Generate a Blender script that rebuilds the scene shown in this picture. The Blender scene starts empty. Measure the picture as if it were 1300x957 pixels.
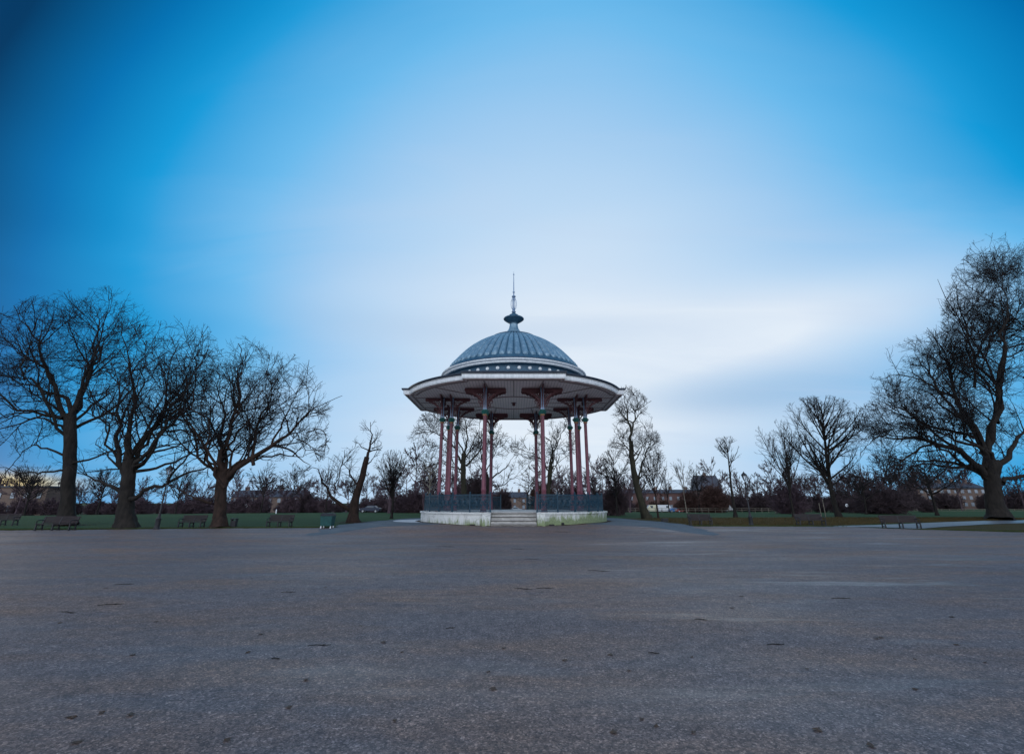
import bpy, math, random
import numpy as np
from mathutils import Vector
R_ = math.radians; PI = math.pi
scn = bpy.context.scene
col = scn.collection
rnd = random.Random(7)

# ------------------------------------------------------------------ camera geometry (also used to measure where things stand)
F_, P_, XC, H_ = 604.3, .3252, 652.2, 1.8
cp, sp = math.cos(P_), math.sin(P_)
def at(x, y, z=0.):
    u = (x-XC)/F_; v = -(y-434)/F_
    d = (u, cp-v*sp, sp+v*cp); t = (z-H_)/d[2]
    return Vector((d[0]*t, d[1]*t, z))
def atY(x, y, Y):
    u = (x-XC)/F_; v = -(y-434)/F_
    d = (u, cp-v*sp, sp+v*cp); t = Y/d[1]
    return Vector((d[0]*t, Y, H_+d[2]*t))
def sst(t):
    t = np.clip(t, 0, 1); return t*t*(3-2*t)
def terrain(x, y):                       # the common falls away very gently towards the far road
    x = np.asarray(x, float); y = np.asarray(y, float)
    return -2.0*sst((np.hypot(x, y)-75)/170)*(1-.75*sst((x-60)/60))
def onground(px, Y):
    z = 0.
    for _ in range(4):
        X = (px-XC)/F_*(Y*cp+(z-H_)*sp); z = float(terrain(X, Y))
    return Vector((X, Y, z))

# ------------------------------------------------------------------ tags
def tag(o, label=None, cat=None, group=None, kind=None):
    if label: o['label'] = label
    if cat: o['category'] = cat
    if group: o['group'] = group
    if kind: o['kind'] = kind
    return o
def empty(name, loc, label, cat, rz=0, group=None):
    o = bpy.data.objects.new(name, None); col.objects.link(o)
    o.empty_display_size = .3
    o.location = loc; o.rotation_euler = (0, 0, rz)
    return tag(o, label, cat, group)
def copy_tree(o, parent=None):
    c = o.copy(); col.objects.link(c); c.parent = parent
    for ch in list(o.children): copy_tree(ch, c)
    return c
def copy_thing(proto, loc, rz, label, scale=None):
    c = copy_tree(proto); c.location = loc; c.rotation_euler = (0, 0, rz); c['label'] = label
    if scale: c.scale = scale
    return c

# ------------------------------------------------------------------ materials
def newmat(name):
    m = bpy.data.materials.new(name); m.use_nodes = True
    nt = m.node_tree; b = nt.nodes['Principled BSDF']
    return m, nt, b
def N(nt, t, **kw):
    n = nt.nodes.new(t)
    for k, v in kw.items():
        if k in n.inputs: n.inputs[k].default_value = v
        else: setattr(n, k, v)
    return n
def ramp(nt, fac, stops):
    r = nt.nodes.new('ShaderNodeValToRGB'); e = r.color_ramp.elements
    while len(e) < len(stops): e.new(.5)
    for el, (p, c) in zip(e, stops):
        el.position = p; el.color = (*c, 1) if len(c) == 3 else c
    nt.links.new(fac, r.inputs[0]); return r.outputs[0]
def noise(nt, vec, scale, detail=4, rough=.6, dist=0):
    n = N(nt, 'ShaderNodeTexNoise'); n.inputs['Scale'].default_value = scale
    n.inputs['Detail'].default_value = detail; n.inputs['Roughness'].default_value = rough
    n.inputs['Distortion'].default_value = dist
    if vec is not None: nt.links.new(vec, n.inputs['Vector'])
    return n.outputs['Fac']
def mapping(nt, vec, scale=(1, 1, 1), loc=(0, 0, 0)):
    m = nt.nodes.new('ShaderNodeMapping'); m.inputs['Scale'].default_value = scale; m.inputs['Location'].default_value = loc
    nt.links.new(vec, m.inputs['Vector']); return m.outputs[0]
def mixc(nt, fac, a, b, mode='MIX'):
    m = nt.nodes.new('ShaderNodeMix'); m.data_type = 'RGBA'; m.blend_type = mode
    for s, v in ((m.inputs[0], fac), (m.inputs[6], a), (m.inputs[7], b)):
        if isinstance(v, (int, float)): s.default_value = v
        elif isinstance(v, tuple): s.default_value = (*v, 1)
        else: nt.links.new(v, s)
    return m.outputs[2]
def math_(nt, op, a, b=None, c=None, clamp=False):
    m = nt.nodes.new('ShaderNodeMath'); m.operation = op; m.use_clamp = clamp
    for i, v in enumerate((a, b, c)):
        if v is None: continue
        if isinstance(v, (int, float)): m.inputs[i].default_value = v
        else: nt.links.new(v, m.inputs[i])
    return m.outputs[0]
def bump(nt, b, h, strength=.3, dist=.02):
    n = nt.nodes.new('ShaderNodeBump'); n.inputs['Strength'].default_value = strength; n.inputs['Distance'].default_value = dist
    nt.links.new(h, n.inputs['Height']); nt.links.new(n.outputs[0], b.inputs['Normal'])
def objco(nt): return nt.nodes.new('ShaderNodeTexCoord').outputs['Object']
def geopos(nt): return nt.nodes.new('ShaderNodeNewGeometry').outputs['Position']

def simple(name, c1, c2, scale=6, rough=.6, bmp=.15, metallic=0, detail=5, stretch=(1, 1, 1), spec=.4):
    m, nt, b = newmat(name); v = mapping(nt, objco(nt), stretch)
    n = noise(nt, v, scale, detail, .65)
    nt.links.new(ramp(nt, n, [(.3, c1), (.7, c2)]), b.inputs['Base Color'])
    b.inputs['Roughness'].default_value = rough; b.inputs['Metallic'].default_value = metallic
    b.inputs['Specular IOR Level'].default_value = spec
    if bmp: bump(nt, b, n, bmp)
    return m
M = {}
M['bark'] = simple('bark', (.010, .009, .008), (.030, .025, .021), 5, .9, .9, stretch=(1, 1, .3), spec=.2)
M['bark_brown'] = simple('bark_brown', (.012, .009, .007), (.050, .030, .023), 4, .9, .9, stretch=(1, 1, .4), spec=.2)
M['bark_moss'] = simple('bark_moss', (.018, .017, .012), (.048, .043, .027), 3, .9, .8, stretch=(1, 1, .35), spec=.2)
M['bark_pale'] = simple('bark_pale', (.10, .09, .07), (.24, .21, .17), 4, .9, .5, spec=.2)
M['twig'] = simple('twig', (.014, .013, .014), (.034, .030, .030), 2, .95, 0, spec=.1)
M['twig_brown'] = simple('twig_brown', (.05, .03, .026), (.11, .065, .055), .6, .95, 0, spec=.1)
M['shrub_dark'] = simple('shrub_dark', (.040, .030, .034), (.10, .072, .076), .5, .95, 0, spec=.1)
M['twig_purple'] = simple('twig_purple', (.06, .042, .052), (.13, .09, .10), .3, .95, 0, spec=.1)
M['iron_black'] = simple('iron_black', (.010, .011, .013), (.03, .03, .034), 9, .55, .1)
M['iron_teal'] = simple('iron_teal', (.005, .025, .045), (.014, .055, .085), 5, .5, .1)
M['red_paint'] = simple('red_paint', (.105, .026, .040), (.20, .068, .092), 7, .5, .08, stretch=(1, 1, .3))
M['dark_red'] = simple('dark_red', (.075, .025, .03), (.15, .05, .055), 8, .55, .1)
M['blue_paint'] = simple('blue_paint', (.16, .26, .42), (.32, .42, .55), 6, .5, .08)
M['green_paint'] = simple('green_paint', (.008, .07, .065), (.02, .14, .12), 9, .5, .1)
M['gold_paint'] = simple('gold_paint', (.25, .11, .04), (.36, .18, .08), 9, .5, .1)
M['white_paint'] = simple('white_paint', (.62, .66, .67), (.88, .90, .90), 2.2, .5, .05, stretch=(2.5, 2.5, .4))
M['gutter'] = simple('gutter', (.010, .018, .035), (.025, .038, .06), 5, .5, .1)
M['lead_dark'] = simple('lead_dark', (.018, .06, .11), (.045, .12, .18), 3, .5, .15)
M['timber'] = simple('timber', (.014, .010, .012), (.034, .024, .026), 7, .75, .3, stretch=(.25, 1, 1))
M['concrete'] = simple('concrete', (.10, .10, .10), (.22, .22, .21), 6, .85, .3)
M['glass_dark'] = simple('glass_dark', (.05, .07, .09), (.08, .10, .13), 2, .12, 0, spec=.8)
M['rubber'] = simple('rubber', (.012, .012, .012), (.03, .03, .03), 8, .8, .1)
M['green_bin'] = simple('green_bin', (.006, .045, .045), (.012, .08, .075), 4, .45, .05)
M['slate'] = simple('slate', (.035, .038, .05), (.08, .085, .10), 2, .7, .3)
M['asphalt'] = simple('asphalt', (.035, .036, .04), (.065, .066, .07), 9, .7, .2)

def mat_lead():
    m, nt, b = newmat('dome_lead'); v = objco(nt)
    n = noise(nt, v, 2.2, 5, .65); n2 = noise(nt, mapping(nt, v, (1, 1, .25)), 9, 4, .6)
    c = mixc(nt, .45, ramp(nt, n, [(.3, (.06, .16, .25)), (.55, (.15, .28, .37)), (.75, (.40, .52, .58))]),
             ramp(nt, n2, [(.3, (.05, .14, .23)), (.7, (.36, .48, .54))]))
    nt.links.new(c, b.inputs['Base Color']); b.inputs['Roughness'].default_value = .42
    b.inputs['Metallic'].default_value = .25; bump(nt, b, n2, .15)
    return m
M['lead'] = mat_lead()

def mat_stone(name='plinth_stone', moss=1.):
    m, nt, b = newmat(name); v = objco(nt)
    s = nt.nodes.new('ShaderNodeSeparateXYZ'); nt.links.new(v, s.inputs[0])
    n = noise(nt, v, 1.6, 6, .7); fine = noise(nt, v, 14, 5, .7)
    base = ramp(nt, n, [(.25, (.46, .47, .46)), (.5, (.72, .73, .70)), (.8, (.85, .86, .84))])
    base = mixc(nt, .35, base, ramp(nt, fine, [(.3, (.36, .36, .34)), (.7, (.8, .8, .77))]), 'MULTIPLY')
    # moss and damp: streaks running down, heavier to the right and towards the foot
    st = noise(nt, mapping(nt, v, (1.7, 1.7, .45)), 1.5, 6, .75, .5)
    hgt = math_(nt, 'MULTIPLY_ADD', s.outputs[2], -.38, .43)
    sx = math_(nt, 'MULTIPLY_ADD', s.outputs[0], .020, -.02)
    k = math_(nt, 'ADD', math_(nt, 'ADD', st, hgt), sx)
    mk = ramp(nt, k, [(.60, (0, 0, 0)), (.76, (1, 1, 1))])
    mk = math_(nt, 'MULTIPLY', mk, moss)
    mc = ramp(nt, fine, [(.35, (.13, .17, .085)), (.65, (.28, .33, .17))])
    base = mixc(nt, mk, base, mc)
    # dark cracks and damp patches
    vz = nt.nodes.new('ShaderNodeTexVoronoi'); vz.feature = 'DISTANCE_TO_EDGE'; vz.inputs['Scale'].default_value = .9
    nt.links.new(mapping(nt, v, (1, 1, 1.6)), vz.inputs['Vector'])
    cr = ramp(nt, vz.outputs['Distance'], [(.0, (1, 1, 1)), (.022, (0, 0, 0))])
    cr2 = math_(nt, 'MULTIPLY', cr, math_(nt, 'MULTIPLY', n, .8))
    base = mixc(nt, cr2, base, (.10, .10, .09))
    nt.links.new(base, b.inputs['Base Color']); b.inputs['Roughness'].default_value = .85
    bump(nt, b, fine, .35, .01)
    return m
M['stone'] = mat_stone()
M['stone_step'] = simple('stone_step', (.26, .25, .23), (.52, .50, .46), 3, .85, .4, stretch=(1, 3, 3))

def mat_soffit():
    m, nt, b = newmat('soffit_boards'); v = objco(nt)
    w = nt.nodes.new('ShaderNodeTexWave'); w.wave_type = 'BANDS'; w.bands_direction = 'X'
    w.inputs['Scale'].default_value = 1.3; w.inputs['Distortion'].default_value = 0; w.inputs['Detail'].default_value = 0
    nt.links.new(v, w.inputs['Vector'])
    g = ramp(nt, w.outputs['Fac'], [(.0, (0, 0, 0)), (.12, (1, 1, 1))])
    n = noise(nt, v, .9, 5, .6)
    c = mixc(nt, n, (.80, .68, .68), (.90, .79, .77))
    c = mixc(nt, math_(nt, 'MULTIPLY_ADD', g, -.5, .5), c, (.16, .12, .12))
    nt.links.new(c, b.inputs['Base Color']); b.inputs['Roughness'].default_value = .6
    bump(nt, b, g, .4, .01)
    return m
M['soffit'] = mat_soffit()
M['soffit_frame'] = simple('soffit_frame', (.30, .22, .22), (.42, .34, .33), 4, .6, .05)

def mat_gravel():
    m, nt, b = newmat('bound_gravel'); v = geopos(nt)
    big = noise(nt, mapping(nt, v, (.5, 1, 1)), .12, 5, .6, .4)
    mid = noise(nt, mapping(nt, v, (.45, 1.3, 1)), .5, 6, .65, .3)
    sm = noise(nt, v, 4, 5, .7)
    vo = nt.nodes.new('ShaderNodeTexVoronoi'); vo.inputs['Scale'].default_value = 95
    nt.links.new(v, vo.inputs['Vector'])
    vo2 = nt.nodes.new('ShaderNodeTexVoronoi'); vo2.inputs['Scale'].default_value = 46
    nt.links.new(v, vo2.inputs['Vector'])
    sp1 = nt.nodes.new('ShaderNodeSeparateXYZ'); nt.links.new(vo.outputs['Color'], sp1.inputs[0])
    sp2 = nt.nodes.new('ShaderNodeSeparateXYZ'); nt.links.new(vo2.outputs['Color'], sp2.inputs[0])
    chip = ramp(nt, sp1.outputs[0], [(0, (.045, .038, .036)), (.45, (.12, .10, .095)), (.8, (.21, .175, .155)), (.95, (.42, .37, .32)), (1, (.62, .56, .50))])
    chip2 = ramp(nt, sp2.outputs[1], [(0, (.025, .022, .02)), (.3, (.09, .078, .07)), (.6, (.15, .125, .11)), (.92, (.30, .25, .205)), (1, (.55, .48, .42))])
    c = mixc(nt, 1., mixc(nt, .52, chip, chip2), (.92, .85, .86), 'MULTIPLY')
    brown = mixc(nt, ramp(nt, mid, [(.42, (0, 0, 0)), (.66, (1, 1, 1))]), (.88, .92, 1.02), (1.22, .98, .78))
    c = mixc(nt, 1., c, brown, 'MULTIPLY')
    c = mixc(nt, 1., c, ramp(nt, big, [(.3, (.74, .76, .82)), (.7, (1.28, 1.22, 1.16))]), 'MULTIPLY')
    c = mixc(nt, 1., c, ramp(nt, sm, [(.25, (.58, .59, .62)), (.75, (1.38, 1.36, 1.32))]), 'MULTIPLY')
    # tyre and footwear scuffs: long thin pale lines across
    scf = noise(nt, mapping(nt, v, (.16, 1.0, 1), (3, 1, 0)), 1.1, 6, .68, .6)
    wetm = ramp(nt, scf, [(.55, (0, 0, 0)), (.68, (1, 1, 1))])
    sx = nt.nodes.new('ShaderNodeSeparateXYZ'); nt.links.new(v, sx.inputs[0])
    right = ramp(nt, math_(nt, 'MULTIPLY_ADD', sx.outputs[0], .03, .45), [(.2, (.15, .15, .15)), (.75, (1, 1, 1))])
    wet = math_(nt, 'MULTIPLY', wetm, right)
    c = mixc(nt, math_(nt, 'MULTIPLY', wet, .3), c, (.05, .05, .055))
    nt.links.new(c, b.inputs['Base Color'])
    film = ramp(nt, noise(nt, mapping(nt, v, (.3, .8, 1), (9, 2, 0)), .35, 6, .65, .5), [(.35, (.78, .78, .78)), (.68, (.52, .52, .52))])
    rg = math_(nt, 'SUBTRACT', film, math_(nt, 'MULTIPLY', wet, .38))
    nt.links.new(rg, b.inputs['Roughness'])
    b.inputs['Specular IOR Level'].default_value = .5
    hh = math_(nt, 'ADD', math_(nt, 'MULTIPLY', sp1.outputs[0], .5), math_(nt, 'MULTIPLY', sm, .8))
    dry = math_(nt, 'MULTIPLY_ADD', wet, -.8, 1.)
    bn = nt.nodes.new('ShaderNodeBump'); bn.inputs['Distance'].default_value = .010
    nt.links.new(math_(nt, 'MULTIPLY', dry, .55), bn.inputs['Strength'])
    nt.links.new(hh, bn.inputs['Height']); nt.links.new(bn.outputs[0], b.inputs['Normal'])
    return m
M['gravel'] = mat_gravel()
def mat_tarmac():
    m, nt, b = newmat('blue_grey_tarmac'); v = geopos(nt)
    n = noise(nt, v, .7, 6, .7); f = noise(nt, v, 22, 3, .7)
    vo = nt.nodes.new('ShaderNodeTexVoronoi'); vo.inputs['Scale'].default_value = 9; nt.links.new(v, vo.inputs['Vector'])
    c = ramp(nt, n, [(.3, (.068, .092, .112)), (.7, (.15, .178, .198))])
    c = mixc(nt, .5, c, ramp(nt, f, [(.3, (.5, .5, .5)), (.7, (1.3, 1.3, 1.3))]), 'MULTIPLY')
    nt.links.new(c, b.inputs['Base Color']); b.inputs['Roughness'].default_value = .9; b.inputs['Specular IOR Level'].default_value = .25
    bump(nt, b, vo.outputs['Distance'], .9, .03)
    return m
M['tarmac'] = mat_tarmac()
M['apron'] = simple('apron', (.42, .44, .46), (.62, .64, .66), 1.5, .7, .1)
M['path'] = simple('path', (.09, .10, .115), (.16, .175, .19), 1.5, .42, .1)
def mat_grass(name, a, b_, c_):
    m, nt, b = newmat(name); v = geopos(nt)
    n = noise(nt, v, .09, 5, .65, .4); n2 = noise(nt, v, 3.5, 6, .8)
    cc = ramp(nt, n, [(.3, a), (.6, b_), (.8, c_)])
    cc = mixc(nt, .6, cc, ramp(nt, n2, [(.3, (.45, .5, .4)), (.7, (1.35, 1.35, 1.2))]), 'MULTIPLY')
    nt.links.new(cc, b.inputs['Base Color']); b.inputs['Roughness'].default_value = .95
    b.inputs['Specular IOR Level'].default_value = .12
    bump(nt, b, n2, .8, .05)
    return m
M['grass'] = mat_grass('lawn_grass', (.030, .058, .024), (.044, .082, .032), (.075, .105, .042))
M['rough'] = mat_grass('rough_turf', (.045, .042, .016), (.07, .052, .022), (.055, .065, .022))
M['blades'] = simple('blades', (.03, .05, .015), (.08, .09, .03), .8, .9, 0, spec=.1)
M['blades_dry'] = simple('blades_dry', (.04, .035, .014), (.10, .07, .03), .8, .9, 0, spec=.1)
def brickmat(name, c1, c2, mort):
    m, nt, b = newmat(name)
    t = nt.nodes.new('ShaderNodeTexBrick'); t.inputs['Scale'].default_value = 1.4
    t.inputs['Color1'].default_value = (*c1, 1); t.inputs['Color2'].default_value = (*c2, 1); t.inputs['Mortar'].default_value = (*mort, 1)
    v = mapping(nt, objco(nt), (1, 1, 1)); r = nt.nodes.new('ShaderNodeVectorRotate'); r.rotation_type = 'X_AXIS'; r.inputs['Angle'].default_value = PI/2
    nt.links.new(v, r.inputs['Vector']); nt.links.new(r.outputs[0], t.inputs['Vector'])
    nt.links.new(t.outputs[0], b.inputs['Base Color']); b.inputs['Roughness'].default_value = .85
    return m
M['brick_red'] = brickmat('brick_red', (.085, .036, .032), (.12, .052, .044), (.12, .10, .09))
M['brick_brown'] = brickmat('brick_brown', (.11, .07, .055), (.16, .10, .075), (.18, .15, .13))
M['render_grey'] = simple('render_grey', (.16, .17, .19), (.24, .25, .27), 1, .8, .1)
M['window_glass'] = simple('window_glass', (.20, .24, .28), (.30, .34, .38), .7, .15, 0, spec=.7)
M['roof_slate'] = M['slate']
def paint(name, c, r=.35): return simple(name, tuple(x*.85 for x in c), c, 2, r, 0)
M['van_white'] = paint('van_white', (.72, .73, .74)); M['van_cream'] = paint('van_cream', (.68, .64, .46))
M['car_dark'] = paint('car_dark', (.02, .03, .06)); M['car_blue'] = paint('car_blue', (.03, .16, .42)); M['car_red'] = paint('car_red', (.42, .04, .05))
M['car_silver'] = paint('car_silver', (.42, .44, .46)); M['lampwhite'] = paint('lampwhite', (.8, .82, .84))

# ------------------------------------------------------------------ mesh builder
class MB:
    def __init__(s): s.v = []; s.f = []
    def add(s, vs, fs):
        o = len(s.v); s.v += [tuple(p) for p in vs]; s.f += [tuple(i+o for i in f) for f in fs]; return s
    def box(s, x0, x1, y0, y1, z0, z1, rz=0, c=(0, 0)):
        vs = [(x, y, z) for z in (z0, z1) for x, y in ((x0, y0), (x1, y0), (x1, y1), (x0, y1))]
        if rz:
            ca, sa = math.cos(rz), math.sin(rz); vs = [(c[0]+x*ca-y*sa, c[1]+x*sa+y*ca, z) for x, y, z in vs]
        elif c != (0, 0): vs = [(x+c[0], y+c[1], z) for x, y, z in vs]
        return s.add(vs, [(3, 2, 1, 0), (4, 5, 6, 7), (0, 1, 5, 4), (1, 2, 6, 5), (2, 3, 7, 6), (3, 0, 4, 7)])
    def tube(s, pts, rad, n=8, cap=True, closed=False):
        pts = [Vector(p) for p in pts]; K = len(pts)
        if isinstance(rad, (int, float)): rad = [rad]*K
        o = len(s.v); prev = None
        for i, p in enumerate(pts):
            a = pts[(i-1) % K] if (closed or i) else p; b = pts[(i+1) % K] if (closed or i < K-1) else p
            t = (b-a).normalized()
            if prev is None:
                ref = Vector((0, 0, 1)) if abs(t.z) < .9 else Vector((1, 0, 0)); nrm = t.cross(ref).normalized()
            else: nrm = (prev-t*prev.dot(t)).normalized()
            prev = nrm; bi = t.cross(nrm)
            for k in range(n):
                a_ = 2*PI*k/n; s.v.append(tuple(p+(nrm*math.cos(a_)+bi*math.sin(a_))*rad[i]))
        for i in range(K if closed else K-1):
            j = (i+1) % K
            for k in range(n):
                s.f.append((o+i*n+k, o+i*n+(k+1) % n, o+j*n+(k+1) % n, o+j*n+k))
        if cap and not closed:
            s.f.append(tuple(o+k for k in range(n))[::-1]); s.f.append(tuple(o+(K-1)*n+k for k in range(n)))
        return s
    def bar(s, a, b, w, h=None):          # square bar
        h = h or w; a = Vector(a); b = Vector(b); t = (b-a).normalized()
        ref = Vector((0, 0, 1)) if abs(t.z) < .95 else Vector((0, 1, 0)); n = t.cross(ref).normalized()*w/2; m = n.normalized().cross(t)*h/2
        vs = [p+i for p in (a, b) for i in (-n-m, n-m, n+m, -n+m)]
        return s.add(vs, [(3, 2, 1, 0), (4, 5, 6, 7), (0, 1, 5, 4), (1, 2, 6, 5), (2, 3, 7, 6), (3, 0, 4, 7)])
    def lathe(s, prof, n=32, c=(0, 0), cap=False):
        o = len(s.v); K = len(prof)
        for r, z in prof:
            for k in range(n):
                a = 2*PI*k/n; s.v.append((c[0]+r*math.cos(a), c[1]+r*math.sin(a), z))
        for i in range(K-1):
            for k in range(n): s.f.append((o+i*n+k, o+i*n+(k+1) % n, o+(i+1)*n+(k+1) % n, o+(i+1)*n+k))
        if cap:
            s.f.append(tuple(o+k for k in range(n))[::-1]); s.f.append(tuple(o+(K-1)*n+k for k in range(n)))
        return s
    def prism(s, outline, z0, z1):        # outline: ccw list of xy
        n = len(outline)
        vs = [(x, y, z0) for x, y in outline]+[(x, y, z1) for x, y in outline]
        fs = [tuple(range(n))[::-1], tuple(range(n, 2*n))]+[(i, (i+1) % n, n+(i+1) % n, n+i) for i in range(n)]
        return s.add(vs, fs)
    def plate(s, o, ux, outline, t):      # outline in (u,z) extruded in thickness t about the vertical plane through o along ux
        ux = Vector(ux).normalized(); nn = Vector((-ux.y, ux.x, 0))*t/2; n = len(outline); o = Vector(o)
        vs = [o+ux*u+Vector((0, 0, z))-nn for u, z in outline]+[o+ux*u+Vector((0, 0, z))+nn for u, z in outline]
        return s.add(vs, [tuple(range(n)), tuple(range(n, 2*n))[::-1]]+[(i, n+i, n+(i+1) % n, (i+1) % n) for i in range(n)])
    def build(s, name, mat, parent=None, smooth=None, scale=1., bevel=0):
        me = bpy.data.meshes.new(name)
        me.from_pydata([(x*scale, y*scale, z*scale) for x, y, z in s.v] if scale != 1 else s.v, [], s.f)
        me.materials.append(mat); me.update()
        if smooth is not None:
            me.polygons.foreach_set('use_smooth', [True]*len(me.polygons)); me.set_sharp_from_angle(angle=R_(smooth))
        o = bpy.data.objects.new(name, me); col.objects.link(o)
        if parent: o.parent = parent
        if bevel:
            b = o.modifiers.new('Bevel', 'BEVEL'); b.width = bevel; b.segments = 2; b.limit_method = 'ANGLE'
        return o
def npmesh(name, V, Q, mat, parent=None, smooth=True):
    me = bpy.data.meshes.new(name); nq = len(Q); k = Q.shape[1]
    me.vertices.add(len(V)); me.vertices.foreach_set('co', V.astype(np.float32).ravel())
    me.loops.add(nq*k); me.loops.foreach_set('vertex_index', Q.astype(np.int32).ravel())
    me.polygons.add(nq); me.polygons.foreach_set('loop_start', np.arange(0, nq*k, k, dtype=np.int32))
    if smooth: me.polygons.foreach_set('use_smooth', np.ones(nq, bool))
    me.update(calc_edges=True); me.materials.append(mat)
    o = bpy.data.objects.new(name, me); col.objects.link(o)
    if parent: o.parent = parent
    return o

# ------------------------------------------------------------------ THE SETTING: ground
S = 1.2                                   # metres per survey unit of the bandstand
BX, BY = 0.0, 36*S                        # centre of the bandstand
def Rm(th):                               # edge of the raised tarmac round the bandstand
    t = abs(math.degrees(math.atan2(math.sin(th), math.cos(th))))   # th measured from -Y (front)
    tab = [(0, 12.2), (20, 12.9), (41, 15.0), (55, 13.2), (71, 12.0), (99, 12.4), (130, 14.2), (155, 14.4), (180, 14.2)]
    for (a, ra), (b, rb) in zip(tab, tab[1:]):
        if t <= b: k = (t-a)/(b-a); k = k*k*(3-2*k); return (ra+(rb-ra)*k)*S
    return tab[-1][1]*S
TH = np.linspace(-PI, PI, 361); RT = np.array([Rm(t) for t in TH])
def hill(x, y):
    dx = np.asarray(x, float)-BX; dy = np.asarray(y, float)-BY
    r = np.hypot(dx, dy); th = np.arctan2(dx, -dy); R = np.interp(th, TH, RT)
    front = .75+.25*sst((np.abs(th)-.35)/.5)
    return .33*sst((R-r)/(4.2*S))*front
def grid_mesh(name, X, Y, Z, mat):
    ny, nx = X.shape
    V = np.stack([X.ravel(), Y.ravel(), Z.ravel()], 1)
    i = np.arange(ny-1)[:, None]*nx+np.arange(nx-1)[None, :]
    Q = np.stack([i, i+1, i+nx+1, i+nx], -1).reshape(-1, 4)
    return npmesh(name, V, Q, mat)
def axis(far, near, n, m):
    a = np.concatenate([np.linspace(0, near, n), near+(far-near)*np.linspace(0, 1, m)[1:]**2.2]); return np.concatenate([-a[:0:-1], a])
ax = axis(3000, 220, 111, 26); ay = np.concatenate([-axis(3000, 220, 40, 20)[axis(3000, 220, 40, 20) > 0][::-1], axis(3000, 320, 161, 26)[axis(3000, 320, 161, 26) >= 0]])
GX, GY = np.meshgrid(ax, ay)
tag(grid_mesh('ground', GX, GY, terrain(GX, GY)-.02, M['grass']), 'green winter lawn of the common stretching to the far road', kind='structure')

e1 = at(20, 673); eL2 = at(300, 670.5); eR1 = at(880, 668); eR2 = at(1060, 668.2); eR3 = at(1165, 672); eR4 = at(1290, 675.4)
EX = [-140, e1.x-6, e1.x, eL2.x, at(420, 670).x, 0, eR1.x, eR2.x, eR3.x, eR4.x, 140]
EY = [e1.y-4, e1.y-.6, e1.y, eL2.y, at(420, 670).y, 36.5, eR1.y, eR2.y, eR3.y, eR4.y, eR4.y-6]
def edge_wob(x): return .10*np.sin(x*1.7)+.07*np.sin(x*4.3+1)+.05*np.sin(x*9.1+2)
cxs = np.concatenate([np.linspace(-140, -40, 21)[:-1], np.linspace(-40, 40, 321), np.linspace(40, 140, 21)[1:]])
ey = np.interp(cxs, EX, EY)+edge_wob(cxs)
rows = np.concatenate([np.linspace(-90, 0, 12)[:-1], np.linspace(0, 22, 16)[:-1]]); tt = np.linspace(0, 1, 40)
PX = np.tile(cxs, (len(rows)+len(tt), 1))
PY = np.concatenate([np.tile(rows[:, None], (1, len(cxs))), 22+(ey-22)[None, :]*tt[:, None]])
PZ = .004+hill(PX, PY)
tag(grid_mesh('plaza', PX, PY, PZ, M['gravel']), 'wide forecourt of rolled purple grey gravel', kind='structure')

# raised tarmac ring (left open at the front, where gravel runs up to the steps)
def ring(name, mat, r0f, r1f, a0, a1, lift, n=220, m=26, label=None):
    th = np.linspace(a0, a1, n); u = np.linspace(0, 1, m)
    A, U = np.meshgrid(th, u); r0 = np.array([r0f(t) for t in th]); r1 = np.array([r1f(t) for t in th])
    Rr = r0[None]+(r1-r0)[None]*U
    X = BX+Rr*np.sin(A); Y = BY-Rr*np.cos(A)
    return tag(grid_mesh(name, X, Y, hill(X, Y)+lift, mat), label, kind='structure')
wob = lambda t: 1+.006*math.sin(t*23)+.004*math.sin(t*51)
ring('raised_tarmac', M['tarmac'], lambda t: 5.5*S, lambda t: Rm(t)*wob(t)-.02, R_(40), R_(320), .009, label='low mound of blue grey tarmac round the bandstand')
ring('apron', M['apron'], lambda t: 6.3*S, lambda t: (6.5+2.0*math.sin(min(1, max(0, (t-R_(236))/R_(62)))*PI)**.6)*S if R_(236) < t < R_(298) else 6.5*S, R_(236), R_(298), .014, 120, 8, label='pale concrete apron beside the plinth')
def strip(name, A, B, mat, lift, label, n=60):
    A = [np.interp(np.linspace(0, 1, n), np.linspace(0, 1, len(A)), [p[i] for p in A]) for i in (0, 1)]
    B = [np.interp(np.linspace(0, 1, n), np.linspace(0, 1, len(B)), [p[i] for p in B]) for i in (0, 1)]
    u = np.linspace(0, 1, 8)[:, None]
    X = A[0]*(1-u)+B[0]*u; Y = A[1]*(1-u)+B[1]*u
    return tag(grid_mesh(name, X, Y, terrain(X, Y)+lift, mat), label, kind='structure')
pa = [at(1058, 668.8), at(1110, 668.8), at(1165, 671.2), at(1200, 668.4), at(1250, 665.5), at(1300, 663.8), at(1500, 660)]
pb = [at(1058, 667.6), at(1110, 666.4), at(1150, 664.8), at(1200, 662.6), at(1250, 661), at(1300, 660.2), at(1500, 657.5)]
strip('path', [(p.x, p.y) for p in pa], [(p.x, p.y) for p in pb], M['path'], .010, 'damp grey path leaving the forecourt to the right')
va = [at(1168, 672.6), at(1230, 674.3), at(1290, 676), at(1500, 681)]; vb = [at(1168, 671), at(1220, 667.2), at(1290, 664.2), at(1500, 660.2)]
strip('near_verge', [(p.x, p.y) for p in va], [(p.x, p.y) for p in vb], M['rough'], -.006, 'dark worn turf between the forecourt and the damp path')
ra = [at(790, 664), at(880, 666.5), at(1060, 666.8), at(1150, 663.5), at(1300, 659.4)]
rb = [at(790, 657.4), at(880, 657.4), at(1060, 656.6), at(1150, 657), at(1300, 656.6)]
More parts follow.
